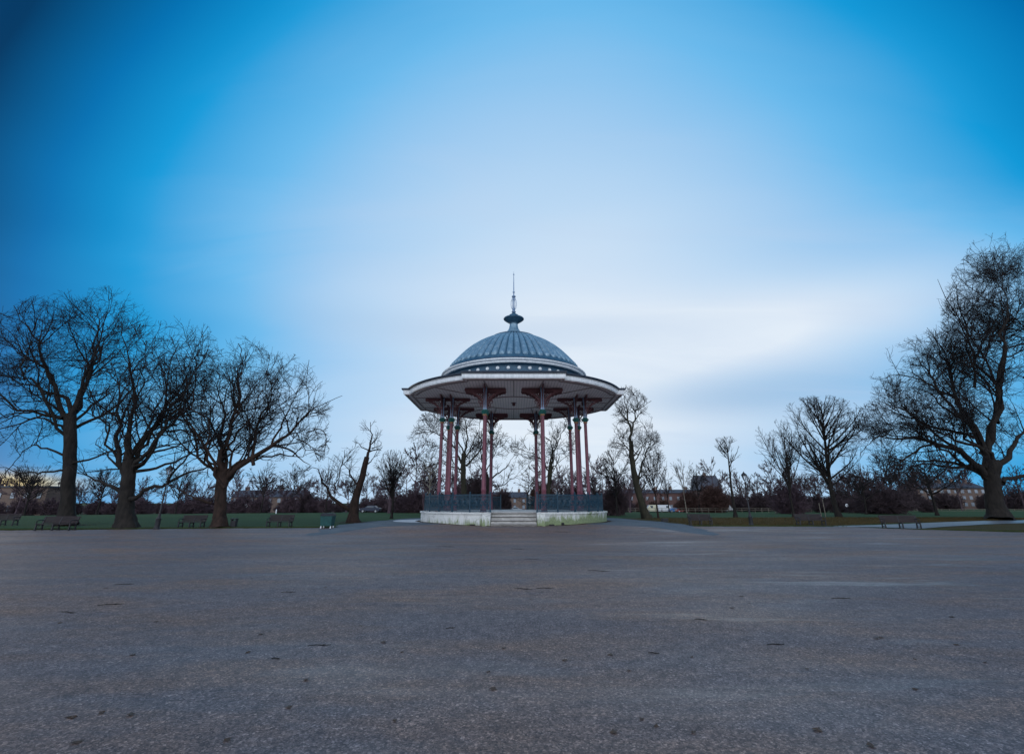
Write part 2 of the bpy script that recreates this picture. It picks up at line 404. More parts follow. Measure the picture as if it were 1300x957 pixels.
strip('rough_verge', [(p.x, p.y) for p in ra], [(p.x, p.y) for p in rb], M['rough'], -.010, 'strip of brown worn turf behind the benches')
lx = np.linspace(-140, -12.5, 300); u = np.linspace(0, 1, 8)[:, None]; y0 = np.interp(lx, EX, EY)-.25
X = np.tile(lx, (8, 1)); Y = y0[None]+u*(1.7+.5*np.sin(lx*.7)+.35*np.sin(lx*2.3))[None]
tag(grid_mesh('muddy_verge', X, Y, terrain(X, Y)-.008, M['rough']), 'muddy worn verge along the left edge of the forecourt', kind='structure')
# far road
rx = np.linspace(-260, 260, 90)
X, Y = np.meshgrid(rx, np.linspace(196, 206, 4)); tag(grid_mesh('road', X, Y, terrain(X, Y)+.02, M['asphalt']), 'far tarmac road across the common', kind='structure')

# grass blades fringing the forecourt
def blades(name, centers, h, mat, label, seed):
    g = np.random.default_rng(seed); n = len(centers)
    hh = h*g.uniform(.5, 1.3, n); a = g.uniform(0, 2*PI, n); w = g.uniform(.006, .014, n); ln = g.uniform(-.5, .5, (n, 2))*hh[:, None]
    c = centers; d = np.stack([np.cos(a)*w, np.sin(a)*w, np.zeros(n)], 1)
    tip = c+np.concatenate([ln, hh[:, None]], 1)
    V = np.stack([c-d, c+d, tip], 1).reshape(-1, 3); T = np.arange(3*n).reshape(-1, 3)
    o = npmesh(name, V, T, mat, smooth=False); return tag(o, label, 'grass', kind='stuff')
g = np.random.default_rng(5); n = 60000
bx = np.concatenate([g.uniform(-42, -13.5, n//2), g.uniform(14.5, 42, n//2)])
by = np.interp(bx, EX, EY)+edge_wob(bx)-.03+np.abs(g.normal(0, .55, n))
keep = ~((bx > eR2.x-1) & (by > np.interp(bx, EX, EY)+.0) & (bx < 29.5)); bx, by = bx[keep], by[keep]
blades('grass', np.stack([bx, by, np.full(len(bx), -.02)], 1), .10, M['blades'], 'ragged grass fringe along the edge of the gravel', 6)
n = 50000; bx = g.uniform(15, 60, n); lo = np.interp(bx, [p.x for p in ra], [p.y for p in ra]); hi = np.interp(bx, [p.x for p in rb], [p.y for p in rb])
by = lo+(hi-lo)*g.uniform(0, 1, n)**1.3; k = by > np.interp(bx, EX, EY)+.1
kk = k & ~((bx > 24) & (by < lo+.1))
blades('dry_grass', np.stack([bx, by, np.full(n, -.015)], 1)[kk], .16, M['blades_dry'], 'dead brown grass on the worn verge behind the benches', 8)

# ------------------------------------------------------------------ THE BANDSTAND
bs = empty('bandstand', (BX, BY, 0), 'round Victorian bandstand with a blue grey lead dome on slender red iron columns', 'bandstand')
def B(mb, name, mat, parent=bs, smooth=None, bevel=0): return mb.build(name, mat, parent, smooth, S, bevel)
ZF = .945; ZS = 8.72                       # floor and soffit, survey units
RP = 6.5; HW = 1.33                        # plinth radius, half width of steps
# plinth: round drum with a notch for the steps and another at the back
def arc(r, a0, a1, n): return [(r*math.sin(a0+(a1-a0)*i/n), -r*math.cos(a0+(a1-a0)*i/n)) for i in range(n+1)]
aw = math.asin((HW+.02)/RP)
pl = MB(); out = arc(RP, aw, 2*PI-aw, 120)+[(-HW-.02, -5.3), (HW+.02, -5.3)]
pl.prism(out, -.05, ZF-.10)
plinth = B(pl, 'plinth', M['stone'], smooth=40)
cp_ = MB(); o2 = arc(RP+.07, math.asin((HW+.02)/(RP+.07)), 2*PI-math.asin((HW+.02)/(RP+.07)), 120)+[(-HW-.02, -5.28), (HW+.02, -5.28)]
cp_.prism(o2, ZF-.098, ZF); B(cp_, 'coping', M['stone'], plinth, 40)
for sx in (-1, 1):
    c = MB(); x0, x1 = sorted((sx*(HW+.024), sx*(HW+.50)))
    c.box(x0, x1, -6.62, -6.1, -.05, ZF-.06); c.box(x0-.02*(sx < 0), x1+.02*(sx > 0), -6.65, -6.1, ZF-.058, ZF+.004)
    B(c, 'cheek_wall', M['stone'], plinth, bevel=.015)
for a in (-22, 20, 26.5):
    v_ = MB(); w = .17 if a != 26.5 else .09; hgt = .12 if a != 26.5 else .2
    ca, sa = math.sin(R_(a)), -math.cos(R_(a)); r = RP+.01
    v_.box(-w, w, -.02, .02, .17, .17+hgt, rz=R_(a), c=(r*ca, r*sa))
    for k in range(5): v_.box(-w+.03+k*(2*w-.06)/4-.008, -w+.03+k*(2*w-.06)/4+.008, -.035, -.02, .17, .17+hgt, rz=R_(a), c=(r*ca, r*sa))
    B(v_, 'vent_grille', M['iron_black'], plinth)
for i in range(4):                         # four steps between the cheek walls
    st = MB(); z1 = .19+.19*(i+1)-.005; y0 = -6.78+.33*i
    if i == 3: z1 = ZF+.002
    st.box(-HW, HW, y0, -5.28 if i == 3 else y0+.40, .12+.19*i-.1, z1-.055)
    st.box(-HW, HW, y0-.075, -5.28 if i == 3 else y0+.37, z1-.053, z1)
    so_ = B(st, 'step', M['stone_step'], bevel=.012)
    shd = MB(); shd.box(-HW+.002, HW-.002, y0-.012, y0-.003, z1-.092, z1-.056); B(shd, 'nosing_shade', M['iron_black'], so_)  # dark strip standing in for the shade line under the nosing
# columns
def frame_arc(r0, z0, r1, z1, n=14):       # concave quarter curve from (r0,z0) low at the post to (r1,z1) high outside
    return [(r0+(r1-r0)*(1-math.cos(t)), z0+(z1-z0)*math.sin(t)) for t in [PI/2*i/n for i in range(n+1)]]
def bracket(dirv, reach, post=.09):
    m = MB(); zt = ZS-.03; zl = 7.25; th = .05
    lo = frame_arc(post, zl, reach, zt-.26)
    lo_in = frame_arc(post, zl+.20, reach-.12, zt-.20)
    m.plate((0, 0, 0), dirv, lo+lo_in[::-1], th)                                  # curved rib
    m.plate((0, 0, 0), dirv, [(post, zt-.20), (reach, zt-.26), (reach+.06, zt-.12), (reach, zt-.002), (post, zt-.002)], th*1.3)   # head band
    m.plate((0, 0, 0), dirv, [(post, zl+.1), (post+.07, zl+.1), (post+.07, zt-.19), (post, zt-.19)], th*.8)
    d = Vector(dirv).normalized()
    def ringm(u, z, r, t=.028):
        m.tube([Vector((d.x*(u+r*math.cos(a)), d.y*(u+r*math.cos(a)), z+r*math.sin(a))) for a in [2*PI*k/14 for k in range(14)]], t, 5, closed=True)
    for u, z, r in ((.30, zt-.42, .19), (.62, zt-.33, .11), (.25, zt-.78, .13), (.86, zt-.28, .07), (.30, zt-.42, .09), (.18, zt-1.05, .07)):
        if u < reach-.1: ringm(post+u, z, r)
    m.tube([d*(post+.05)+Vector((0, 0, zl+.45)), d*(post+.2)+Vector((0, 0, zt-.62)), d*(post+.5)+Vector((0, 0, zt-.5)), d*(post+.75)+Vector((0, 0, zt-.2))], .022, 5)
    return m
def column(x, y, out, outer):
    c = MB()
    c.lathe([(.20, ZF), (.20, ZF+.06), (.165, ZF+.10), (.165, ZF+.55), (.145, ZF+.60), (.13, ZF+.66), (.13, ZF+1.25), (.145, ZF+1.28), (.145, ZF+1.33), (.122, ZF+1.37), (.112, 6.85)], 16)
    for k in range(0): pass
    sh = B(c, 'column', M['red_paint'], smooth=35); sh.location = (x*S, y*S, 0)
    d = MB(); d.lathe([(.112, 6.85), (.15, 6.87), (.15, 6.92), (.125, 6.95)], 16); B(d, 'collar', M['gold_paint'], sh, 35)
    d = MB(); d.lathe([(.125, 6.95), (.14, 7.02), (.19, 7.10), (.205, 7.18), (.18, 7.20), (.18, 7.24)], 16)
    for k in range(8):
        a = 2*PI*k/8; p = [Vector((math.cos(a)*r, math.sin(a)*r, z)) for r, z in ((.13, 6.97), (.17, 7.04), (.23, 7.12), (.24, 7.17))]
        d.tube(p, [.03, .035, .03, .02], 5)
    B(d, 'capital', M['green_paint'], sh, 40)
    d = MB(); d.box(-.125, .125, -.125, .125, 7.242, 7.34); d.box(-.085, .085, -.085, .085, 7.34, ZS-.30); d.lathe([(.12, 7.34), (.10, 7.7), (.10, 8.2)], 8); d.box(-.12, .12, -.12, .12, ZS-.30, ZS-.002)
    B(d, 'upper_post', M['blue_paint'], sh, bevel=.008)
    tx, ty = -out[1], out[0]
    for dv, rc in (((tx, ty, 0), 1.33), ((-tx, -ty, 0), 1.33), ((out[0]*outer, out[1]*outer, 0), 1.25)):
        B(bracket(dv, rc), 'bracket', M['dark_red'], sh)
    if outer > 0:
        d = MB(); d.plate((0, 0, 0), (-out[0], -out[1], 0), [(.09, ZS-.28), (.56, ZS-.28), (.56, ZS-.03), (.09, ZS-.03)], .06)
        B(d, 'tie_plate', M['dark_red'], sh)
LAT = 1.88
for ox, oy in ((0, -1), (1, 0), (0, 1), (-1, 0)):
    for s_ in (-1, 1):
        tx, ty = -oy, ox
        for rr, outer in ((5.12, 1), (4.45, -1)):
            column(ox*rr+tx*LAT*s_, oy*rr+ty*LAT*s_, (ox, oy), outer)
# railing round the floor: ornate cast panels between posts, open over the steps and opposite them
RR = 6.27; g0 = math.asin((HW+.06)/RR); NP = 13
def rail_pt(a, z, r=RR): return Vector((r*math.sin(a), -r*math.cos(a), z))
zr0, zr1 = ZF+.07, ZF+1.0
for side in (1, -1):
    a0, a1 = g0, PI-math.asin(1.1/RR)
    for i in range(NP+1):
        a = side*(a0+(a1-a0)*i/NP); p = rail_pt(a, 0)
        m = MB(); m.box(-.045, .045, -.045, .045, ZF-.0, ZF+1.06, rz=a, c=(p.x, p.y)); m.lathe([(.0, ZF+1.19), (.05, ZF+1.15), (.055, ZF+1.11), (.03, ZF+1.07), (.05, ZF+1.06)][::-1], 8, (p.x, p.y))
        B(m, 'railing_post', M['iron_teal'])
    for i in range(NP):
        b0 = side*(a0+(a1-a0)*i/NP); b1 = side*(a0+(a1-a0)*(i+1)/NP); A = rail_pt(b0, 0); Bp = rail_pt(b1, 0)
        e = (Bp-A); L = e.length; e.normalize(); A = A+e*.05; L -= .10
        Q = lambda u, z: A+e*u+Vector((0, 0, z))
        m = MB()
        for z, t in ((zr0, .045), (zr0+.17, .025), (zr1-.20, .03), (zr1, .06)): m.bar(Q(0, z), Q(L, z), .035, t)
        nb = 12
        for k in range(nb+1):
            u = L*(k+.0)/nb
            m.bar(Q(u, zr0), Q(u, zr1), .026, .026)
            if k < nb:
                um = u+L/nb/2
                m.bar(Q(um, zr0), Q(um, zr0+.17), .014, .014)
                rr = L/nb/2*.8
                m.tube([Q(um+rr*math.cos(t), zr1-.10+rr*math.sin(t)) for t in [2*PI*j/8 for j in range(8)]], .010, 4, closed=True)
        for k in range(3):                 # scrolled roundels
            uc = L*(k+.5)/3; zc = (zr0+.17+zr1-.20)/2
            for rr in (.225, .13):
                m.tube([Q(uc+rr*math.cos(t)*.8, zc+rr*math.sin(t)) for t in [2*PI*j/16 for j in range(16)]],   .028, 4, closed=True)
            for q in range(4):
                t = q*PI/2+PI/4
                m.tube([Q(uc+.05*math.cos(t), zc+.05*math.sin(t)), Q(uc+.14*math.cos(t+.4), zc+.14*math.sin(t+.4)), Q(uc+.2*math.cos(t), zc+.27*math.sin(t))], [.03, .024, .012], 4)
        B(m, 'railing_panel', M['iron_teal'])
# roof outline: four straight bays standing proud of a circle
FB, WB, RC = 7.78, 3.2, 8.0
def roof_outline(ins=0., seg=14):
    F, W, Rc = FB-ins, WB-ins*.55, RC-ins; pts = []
    y = math.sqrt(Rc*Rc-W*W); a0 = math.asin(W/Rc); a1 = PI/2-a0
    for q in range(4):
        loc = [(-W, -F), (W, -F), (W, -y)]+[(Rc*math.sin(a0+(a1-a0)*i/seg), -Rc*math.cos(a0+(a1-a0)*i/seg)) for i in range(1, seg)]+[(y, -W)]
        ca, sa = math.cos(q*PI/2), math.sin(q*PI/2)
        pts += [(x*ca-yy*sa, x*sa+yy*ca) for x, yy in loc]
    return pts
def skin(mb, prof):                        # stack of outlines (inset, z)
    n = None; o = len(mb.v)
    for ins, z in prof:
        P = roof_outline(ins); n = len(P); mb.v += [(x, y, z) for x, y in P]
    for i in range(len(prof)-1):
        for k in range(n): mb.f.append((o+i*n+k, o+i*n+(k+1) % n, o+(i+1)*n+(k+1) % n, o+(i+1)*n+k))
    return mb
rf = MB(); n0 = len(roof_outline())
skin(rf, [(.02, 9.06), (.35, 9.13), (1.0, 9.28)])
o = len(rf.v)-n0                            # join to a circle under the drum
P = roof_outline(1.0); ring_ = []
for x, y in P:
    l = math.hypot(x, y); ring_.append((x/l*5.2, y/l*5.2, 9.86))
o2_ = len(rf.v); rf.v += ring_
for k in range(n0): rf.f.append((o+k, o+(k+1) % n0, o2_+(k+1) % n0, o2_+k))
roof = B(rf, 'roof', M['lead_dark'], smooth=25)
fs = MB(); skin(fs, [(.16, 8.70), (.06, 8.70), (.05, 8.75), (.03, 8.76), (.03, 8.93), (.0, 8.96), (-.02, 8.98), (-.02, 8.985), (.14, 8.985)]); B(fs, 'fascia', M['white_paint'], roof, 30)
gt = MB(); skin(gt, [(.10, 8.99), (-.05, 8.99), (-.10, 9.03), (-.11, 9.12), (-.03, 9.125), (-.01, 9.07), (.10, 9.07)]); B(gt, 'gutter', M['gutter'], roof, 30)
sf = MB(); P = roof_outline(.15); sf.v = [(x, y, ZS) for x, y in P]+[(x, y, ZS+.06) for x, y in P]; sf.f = [tuple(range(n0))[::-1], tuple(range(n0, 2*n0))]+[(k, (k+1) % n0, n0+(k+1) % n0, n0+k) for k in range(n0)]
soff = B(sf, 'soffit', M['soffit'], roof)
fr = MB()
skin(fr, [(.62, ZS-.05), (.52, ZS-.05), (.50, ZS-.001), (.64, ZS-.001), (.62, ZS-.05)])
skin(fr, [(.26, ZS-.07), (.16, ZS-.07), (.155, ZS-.001), (.27, ZS-.001), (.26, ZS-.07)])
for s_ in (-1, 1):
    for q in range(4):
        ca, sa = math.cos(q*PI/2), math.sin(q*PI/2)
        a = (s_*LAT, -7.1); b = (s_*LAT*.75, -2.0)
        fr.bar((a[0]*ca-a[1]*sa, a[0]*sa+a[1]*ca, ZS-.022), (b[0]*ca-b[1]*sa, b[0]*sa+b[1]*ca, ZS-.022), .09, .04)
for q in range(4):
    a = q*PI/2+PI/4; fr.bar((7.3*math.cos(a), 7.3*math.sin(a), ZS-.025), (2.4*math.cos(a), 2.4*math.sin(a), ZS-.025), .10, .045)
    a = q*PI/2; fr.bar((7.1*math.cos(a), 7.1*math.sin(a), ZS-.020), (2.4*math.cos(a), 2.4*math.sin(a), ZS-.020), .06, .035)
fr.lathe([(2.28, ZS-.001), (2.28, ZS-.06), (2.42, ZS-.06), (2.42, ZS-.001)], 64)
B(fr, 'soffit_batten', M['soffit_frame'], soff)
cl = MB(); cl.lathe([(.02, ZS-.25), (.10, ZS-.22), (.13, ZS-.14), (.10, ZS-.03), (.22, ZS-.001)], 20); B(cl, 'ceiling_rose', M['dark_red'], soff, 40)
# drum with a ring of white bosses, cornice, fluted dome
dr = MB(); dr.lathe([(5.22, 9.80), (5.22, 9.90), (5.12, 9.93), (5.10, 10.30), (5.14, 10.33), (5.30, 10.38)], 120); drum = B(dr, 'drum', M['lead_dark'], smooth=35)
NB = 44
for k in range(NB):
    a = 2*PI*(k+.5)/NB; c = Vector((math.sin(a)*5.10, -math.cos(a)*5.10, 10.10)); t = Vector((math.cos(a), math.sin(a), 0)); n_ = Vector((math.sin(a), -math.cos(a), 0))
    m = MB(); rings = [(.125, 0), (.125, .04), (.10, .075), (.05, .085), (.0, .088)]; o = 0
    for r, h in rings: m.v += [tuple(c+n_*h+t*r*math.cos(q*PI/6)+Vector((0, 0, r*math.sin(q*PI/6)))) for q in range(12)]
    for i in range(4):
        for q in range(12): m.f.append((i*12+q, i*12+(q+1) % 12, (i+1)*12+(q+1) % 12, (i+1)*12+q))
    B(m, 'boss', M['white_paint'], drum, 50)
cn = MB(); cn.lathe([(5.15, 10.385), (5.42, 10.385), (5.46, 10.44), (5.46, 10.50), (5.52, 10.53), (5.58, 10.60), (5.58, 10.66), (5.50, 10.69), (5.0, 10.75)], 140); B(cn, 'cornice', M['white_paint'], smooth=30)
gr = MB(); gr.lathe([(5.50, 10.692), (5.46, 10.76), (5.30, 10.79), (4.9, 10.80)], 140); B(gr, 'dome_kerb', M['gutter'], smooth=30)
prof = [(5.22, 10.78), (5.05, 11.02), (4.86, 11.25), (4.55, 11.60), (4.22, 11.98), (3.80, 12.45), (3.36, 12.85), (2.86, 13.22), (2.42, 13.48), (2.0, 13.70), (1.58, 13.90), (1.15, 14.10), (.78, 14.28), (.54, 14.48), (.38, 14.75), (.31, 15.15)]
def interp_prof(p, k):
    out = []
    for (r0, z0), (r1, z1) in zip(p, p[1:]):
        for i in range(k): out.append((r0+(r1-r0)*i/k, z0+(z1-z0)*i/k))
    return out+[p[-1]]
NF = 56; SUB = 12; dm = MB(); lightf = []
zs_, rs_ = [z for r, z in prof], [r for r, z in prof]
zl = sorted(set(np.round(np.concatenate([np.linspace(10.78, 11.08, 3), np.linspace(11.08, 11.42, 9), np.linspace(11.42, 13.6, 22), np.linspace(13.6, 14.2, 8), np.linspace(14.2, 15.15, 9)]), 4))); K = len(zl)
for z in zl:
    r = float(np.interp(z, zs_, rs_)); lo = min(1, max(0, (z-11.10)/.26)); hi = min(1, max(0, (14.10-z)/.25)); half = .40*math.sqrt(max(0, 1-(1-lo)**2))*(1 if hi > 0 else 0); amp = .15*min(1, r/4.2)*min(1, lo*2)*hi
    for k in range(NF*SUB):
        ph = (k/SUB) % 1; w = math.sqrt(max(0., 1-(abs(ph-.5)/half)**2)) if half > 0 and abs(ph-.5) < half else 0.
        a = 2*PI*k/(NF*SUB); dm.v.append(((r+amp*w)*math.sin(a), -(r+amp*w)*math.cos(a), z+amp*w*.35))
nn = NF*SUB
for i in range(K-1):
    for k in range(nn):
        dm.f.append((i*nn+k, i*nn+(k+1) % nn, (i+1)*nn+(k+1) % nn, (i+1)*nn+k))
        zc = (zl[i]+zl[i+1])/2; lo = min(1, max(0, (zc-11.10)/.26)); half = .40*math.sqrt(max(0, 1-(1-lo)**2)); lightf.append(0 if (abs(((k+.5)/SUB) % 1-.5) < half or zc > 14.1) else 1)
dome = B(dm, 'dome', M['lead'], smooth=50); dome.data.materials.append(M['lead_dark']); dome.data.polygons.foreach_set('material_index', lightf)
m = MB(); m.lathe([(1.78, 13.84), (1.80, 13.90), (1.70, 13.95), (1.50, 13.96)], 80); B(m, 'dome_seam', M['lead_dark'], dome, 40)
fin = MB(); fin.lathe([(.30, 15.15), (.34, 15.17), (.36, 15.24), (.50, 15.31), (.72, 15.46), (.82, 15.55), (.83, 15.60), (.78, 15.66), (.52, 15.70), (.42, 15.74), (.40, 15.86), (.36, 15.93), (.26, 15.98), (.16, 16.08), (.10, 16.14)], 40)
final = B(fin, 'finial', M['lead_dark'], smooth=35)
m = MB(); m.lathe([(.10, 16.14), (.17, 16.18), (.17, 16.24), (.08, 16.28), (.13, 16.34), (.05, 16.42), (.045, 17.5), (.16, 17.55), (.17, 17.6), (.09, 17.66), (.05, 17.7), (.05, 17.9), (.09, 17.94), (.09, 18.0), (.045, 18.05), (.028, 19.3), (.02, 19.48), (.05, 19.55), (.05, 19.62), (.012, 19.7), (.008, 19.86)], 16)
B(m, 'spire', M['blue_paint'], final, 35)
for k in range(6):
    a = 2*PI*k/6; m = MB(); m.tube([(math.cos(a)*r, math.sin(a)*r, z) for r, z in ((.08, 16.40), (.18, 16.55), (.23, 16.85), (.21, 17.15), (.12, 17.42), (.07, 17.52))], .022, 6); B(m, 'basket_bar', M['blue_paint'], final, 40)

# ------------------------------------------------------------------ TREES
def norm(a): return a/np.maximum(np.linalg.norm(a, axis=-1, keepdims=True), 1e-9)
UP = np.array([0, 0, 1.])
def inside(env, p, slack=1.):
    if env is None: return np.ones(len(p), bool)
    ok = np.zeros(len(p), bool)
    for c, r in env: ok |= (((p-c)/(r*slack))**2).sum(-1) < 1
    return ok
def spawn(g, par, rad, dens, t0, ang, lenf, K, wig, trop, env, rmax, rend, lmin=0., tip=True, drop=.55, kill=.36):
    """grow children off parent polylines: par (N,K0,3), rad (N,K0)"""
    seg = np.linalg.norm(np.diff(par, axis=1), axis=2); L = seg.sum(1)
    cnt = g.poisson(np.maximum(dens*(L/max(L.mean(), .01))**.8, .01)); cnt = np.maximum(cnt, 1 if tip else 0)
    idx = np.repeat(np.arange(len(par)), cnt)
    first = np.concatenate([[True], idx[1:] != idx[:-1]]) if len(idx) else np.zeros(0, bool)
    t = t0+(1-t0)*g.random(len(idx))**.85
    if tip: t[first] = 1.
    K0 = par.shape[1]; f = np.clip(t*(K0-1), 0, K0-1-1e-6); i = f.astype(int); u = (f-i)[:, None]
    p = par[idx, i]*(1-u)+par[idx, i+1]*u; tg = norm(par[idx, i+1]-par[idx, i]); r = rad[idx, i]*(1-u[:, 0])+rad[idx, i+1]*u[:, 0]
    rv = norm(g.normal(size=(len(idx), 3))); pe = norm(np.cross(tg, rv))
    A = np.radians(g.uniform(ang[0], ang[1], len(idx)))
    if tip: A[first] *= .35
    d = norm(tg*np.cos(A)[:, None]+pe*np.sin(A)[:, None]+UP*trop)
    ln = lenf(L[idx])*(1-drop*t)*g.uniform(.55, 1.2, len(idx)); ln = np.maximum(ln, lmin)
    if tip: ln[first] *= 1.15
    l0 = ln.copy()
    for _ in range(5):
        bad = ~inside(env, p+d*ln[:, None]*.92); ln[bad] *= .72
    keepb = ln > kill*l0
    pts = [p]; dd = d
    for k in range(K-1):
        dd = norm(dd+g.normal(0, wig, dd.shape)+UP*trop*.25); pts.append(pts[-1]+dd*(ln/(K-1))[:, None])
    pts = np.stack(pts, 1); ok = (ln > max(lmin*.45, .02)) & keepb
    r0 = np.minimum(r*.72, rmax*np.maximum(.35, ln/np.maximum(ln.mean(), .01))**.8); r0 = np.maximum(r0, rend)
    rr = r0[:, None]*(1-np.linspace(0, 1, K)[None])+rend*np.linspace(0, 1, K)[None]
    return pts[ok], rr[ok]
def tubes(par, rad, S_, g):
    Nn, K, _ = par.shape
    tg = norm(np.gradient(par, axis=1)); rv = norm(g.normal(size=(Nn, 1, 3)))
    n = norm(rv-tg*(rv*tg).sum(-1, keepdims=True)); b = np.cross(tg, n)
    a = np.arange(S_)*2*PI/S_
    V = par[:, :, None]+(n[:, :, None]*np.cos(a)[None, None, :, None]+b[:, :, None]*np.sin(a)[None, None, :, None])*rad[:, :, None, None]
    base = np.arange(Nn)[:, None, None]*K*S_+np.arange(K-1)[None, :, None]*S_; k = np.arange(S_)[None, None]; k2 = (k+1) % S_
    Q = np.stack([base+k, base+k2, base+S_+k2, base+S_+k], -1).reshape(-1, 4)
    return V.reshape(-1, 3), Q
def joinq(parts):
    Vs, Qs, o = [], [], 0
    for V, Q in parts: Vs.append(V); Qs.append(Q+o); o += len(V)
    return np.concatenate(Vs), np.concatenate(Qs)
def resample(pts, K, g=None, wig=0):
    pts = np.array(pts, float); s = np.concatenate([[0], np.cumsum(np.linalg.norm(np.diff(pts, axis=0), axis=1))]); u = np.linspace(0, s[-1], K)
    # smooth (Catmull-like) by interpolating twice
    q = np.stack([np.interp(u, s, pts[:, i]) for i in range(3)], 1)
    for _ in range(2): q[1:-1] = (q[:-2]+2*q[1:-1]+q[2:])/4
    if g is not None and wig:
        nz = np.cumsum(g.normal(0, wig, (K, 3)), 0); nz -= np.linspace(0, 1, K)[:, None]*nz[-1]; q = q+nz
    return q
def flare_trunk(path, r0, r1, g, S_=18, K=26, fl=.75, lobes=5):
    p = resample(path, K, g, .012*r0*4); t = np.linspace(0, 1, K); h = p[:, 2]-p[0, 2]
    r = (r0+(r1-r0)*t)*(1+fl*np.exp(-h/(r0*1.3)))
    a = np.arange(S_)*2*PI/S_; ph = g.uniform(0, 6)
    lob = 1+.16*np.exp(-h/(r0*2))[:, None]*np.sin(a*lobes+ph)[None]+.05*np.sin(a*3+ph+h[:, None]*.9)[:]+g.normal(0, .012, (K, S_))
    tg = norm(np.gradient(p, axis=0)); x = norm(np.cross(np.array([0, 1., 0]), tg)); y = np.cross(tg, x)
    V = p[:, None]+(x[:, None]*np.cos(a)[None, :, None]+y[:, None]*np.sin(a)[None, :, None])*(r[:, None]*lob)[..., None]
    b = np.arange(K-1)[:, None]*S_; k = np.arange(S_)[None]; k2 = (k+1) % S_
    Q = np.stack([b+k, b+k2, b+S_+k2, b+S_+k], -1).reshape(-1, 4)
    return V.reshape(-1, 3), Q, p, r

def traced_tree(name, base_px, base_Y, trunk, limbs, env_px, label, seed, barkm, dens=1., rend=.011, gap=1., depth=.55, fine=True, tr=(.8, .5), group='big bare trees round the forecourt', extra=6, wig=.13, sag=0.):
    """trunk and main limbs measured off the photo at the tree's own distance, everything finer grown in 3D.
    limbs: (px polyline, start radius, depth offset of the tip as a fraction of its length)"""
    g = np.random.default_rng(seed)
    root = onground(base_px, base_Y); o3 = np.array(root)
    def W(x, y): return np.array(atY(x, y, base_Y))-o3
    tp = [W(x, y) for x, y in trunk]; tp[0][2] = -.05
    V, Q, tpath, trad = flare_trunk(tp, tr[0], tr[1], g)
    LP, LR = [], []
    K1 = 14
    for pl_, r0, dep in limbs:
        q = np.array([W(x, y) for x, y in pl_]); L = np.linalg.norm(q[-1]-q[0]); q[:, 1] += np.linspace(0, 1, len(q))**1.2*dep*L
        q = resample(q, K1, g, .018*L); LP.append(q); LR.append(np.maximum(r0*.70*(1-np.linspace(0, 1, K1))**1.0, .030))
    env = []
    for cx, cy, rx, ry in env_px:
        c = W(cx, cy); e = W(cx+rx, cy); w = abs(e[0]-c[0]); hgt = abs(W(cx, cy-ry)[2]-c[2]); env.append((c, np.array([w, w*depth+1.0, hgt])))
    # limbs the photo hides: towards and away from the camera
    for k in range(extra):
        i = g.integers(len(tpath)//2, len(tpath)); p0 = tpath[i].copy(); sgn = 1 if k % 2 else -1
        c, r = env[g.integers(len(env))]; tgt = c+np.array([g.uniform(-.6, .6)*r[0], sgn*g.uniform(.5, .9)*r[1], g.uniform(-.5, .75)*r[2]])
        mid = (p0+tgt)/2+np.array([0, 0, g.uniform(-.03, .12)*np.linalg.norm(tgt-p0)])
        LP.append(resample([p0, mid, tgt], K1, g, .03*np.linalg.norm(tgt-p0))); LR.append(np.maximum(tr[1]*.30*(1-np.linspace(0, 1, K1)), .028))
    LP = np.array(LP); LR = np.array(LR)
    parts = [(V, Q), tubes(LP, LR, 9, g)]
    d = dens
    b2, r2 = spawn(g, LP, LR, 9*d, .14, (28, 66), lambda L: .46*L, 11, wig*.9, .09, env, .055, .018, drop=.40)
    b3, r3 = spawn(g, b2, r2, 6.2*d, .12, (28, 66), lambda L: .62*L, 8, wig*1.15, .05, env, .025, rend*1.1, .6, drop=.40)
    b4, r4 = spawn(g, b3, r3, 4.4*d, .1, (28, 66), lambda L: .66*L, 6, wig*1.4, .03, env, .015, rend*.9, .45, drop=.40)
    b5, r5 = spawn(g, b4, r4, 2.4*d, .1, (25, 62), lambda L: .66*L, 4, wig*1.4, .02, env, .010, rend*.7, .3)
    th = empty(name, root, label, 'tree', group=group)
    if th.location.z != 0: pass
    npmesh('trunk', *joinq(parts), M[barkm], th)
    cr = [tubes(b2, r2, 6, g), tubes(b3, r3, 4, g), tubes(b4, r4, 3, g)]
    if fine: cr.append(tubes(b5, r5, 3, g))
    Vc, Qc = joinq(cr)
    npmesh('crown', Vc, Qc, M['twig'], th, smooth=False)
    print(name, len(b2), len(b3), len(b4), len(b5), len(Qc))
    return th

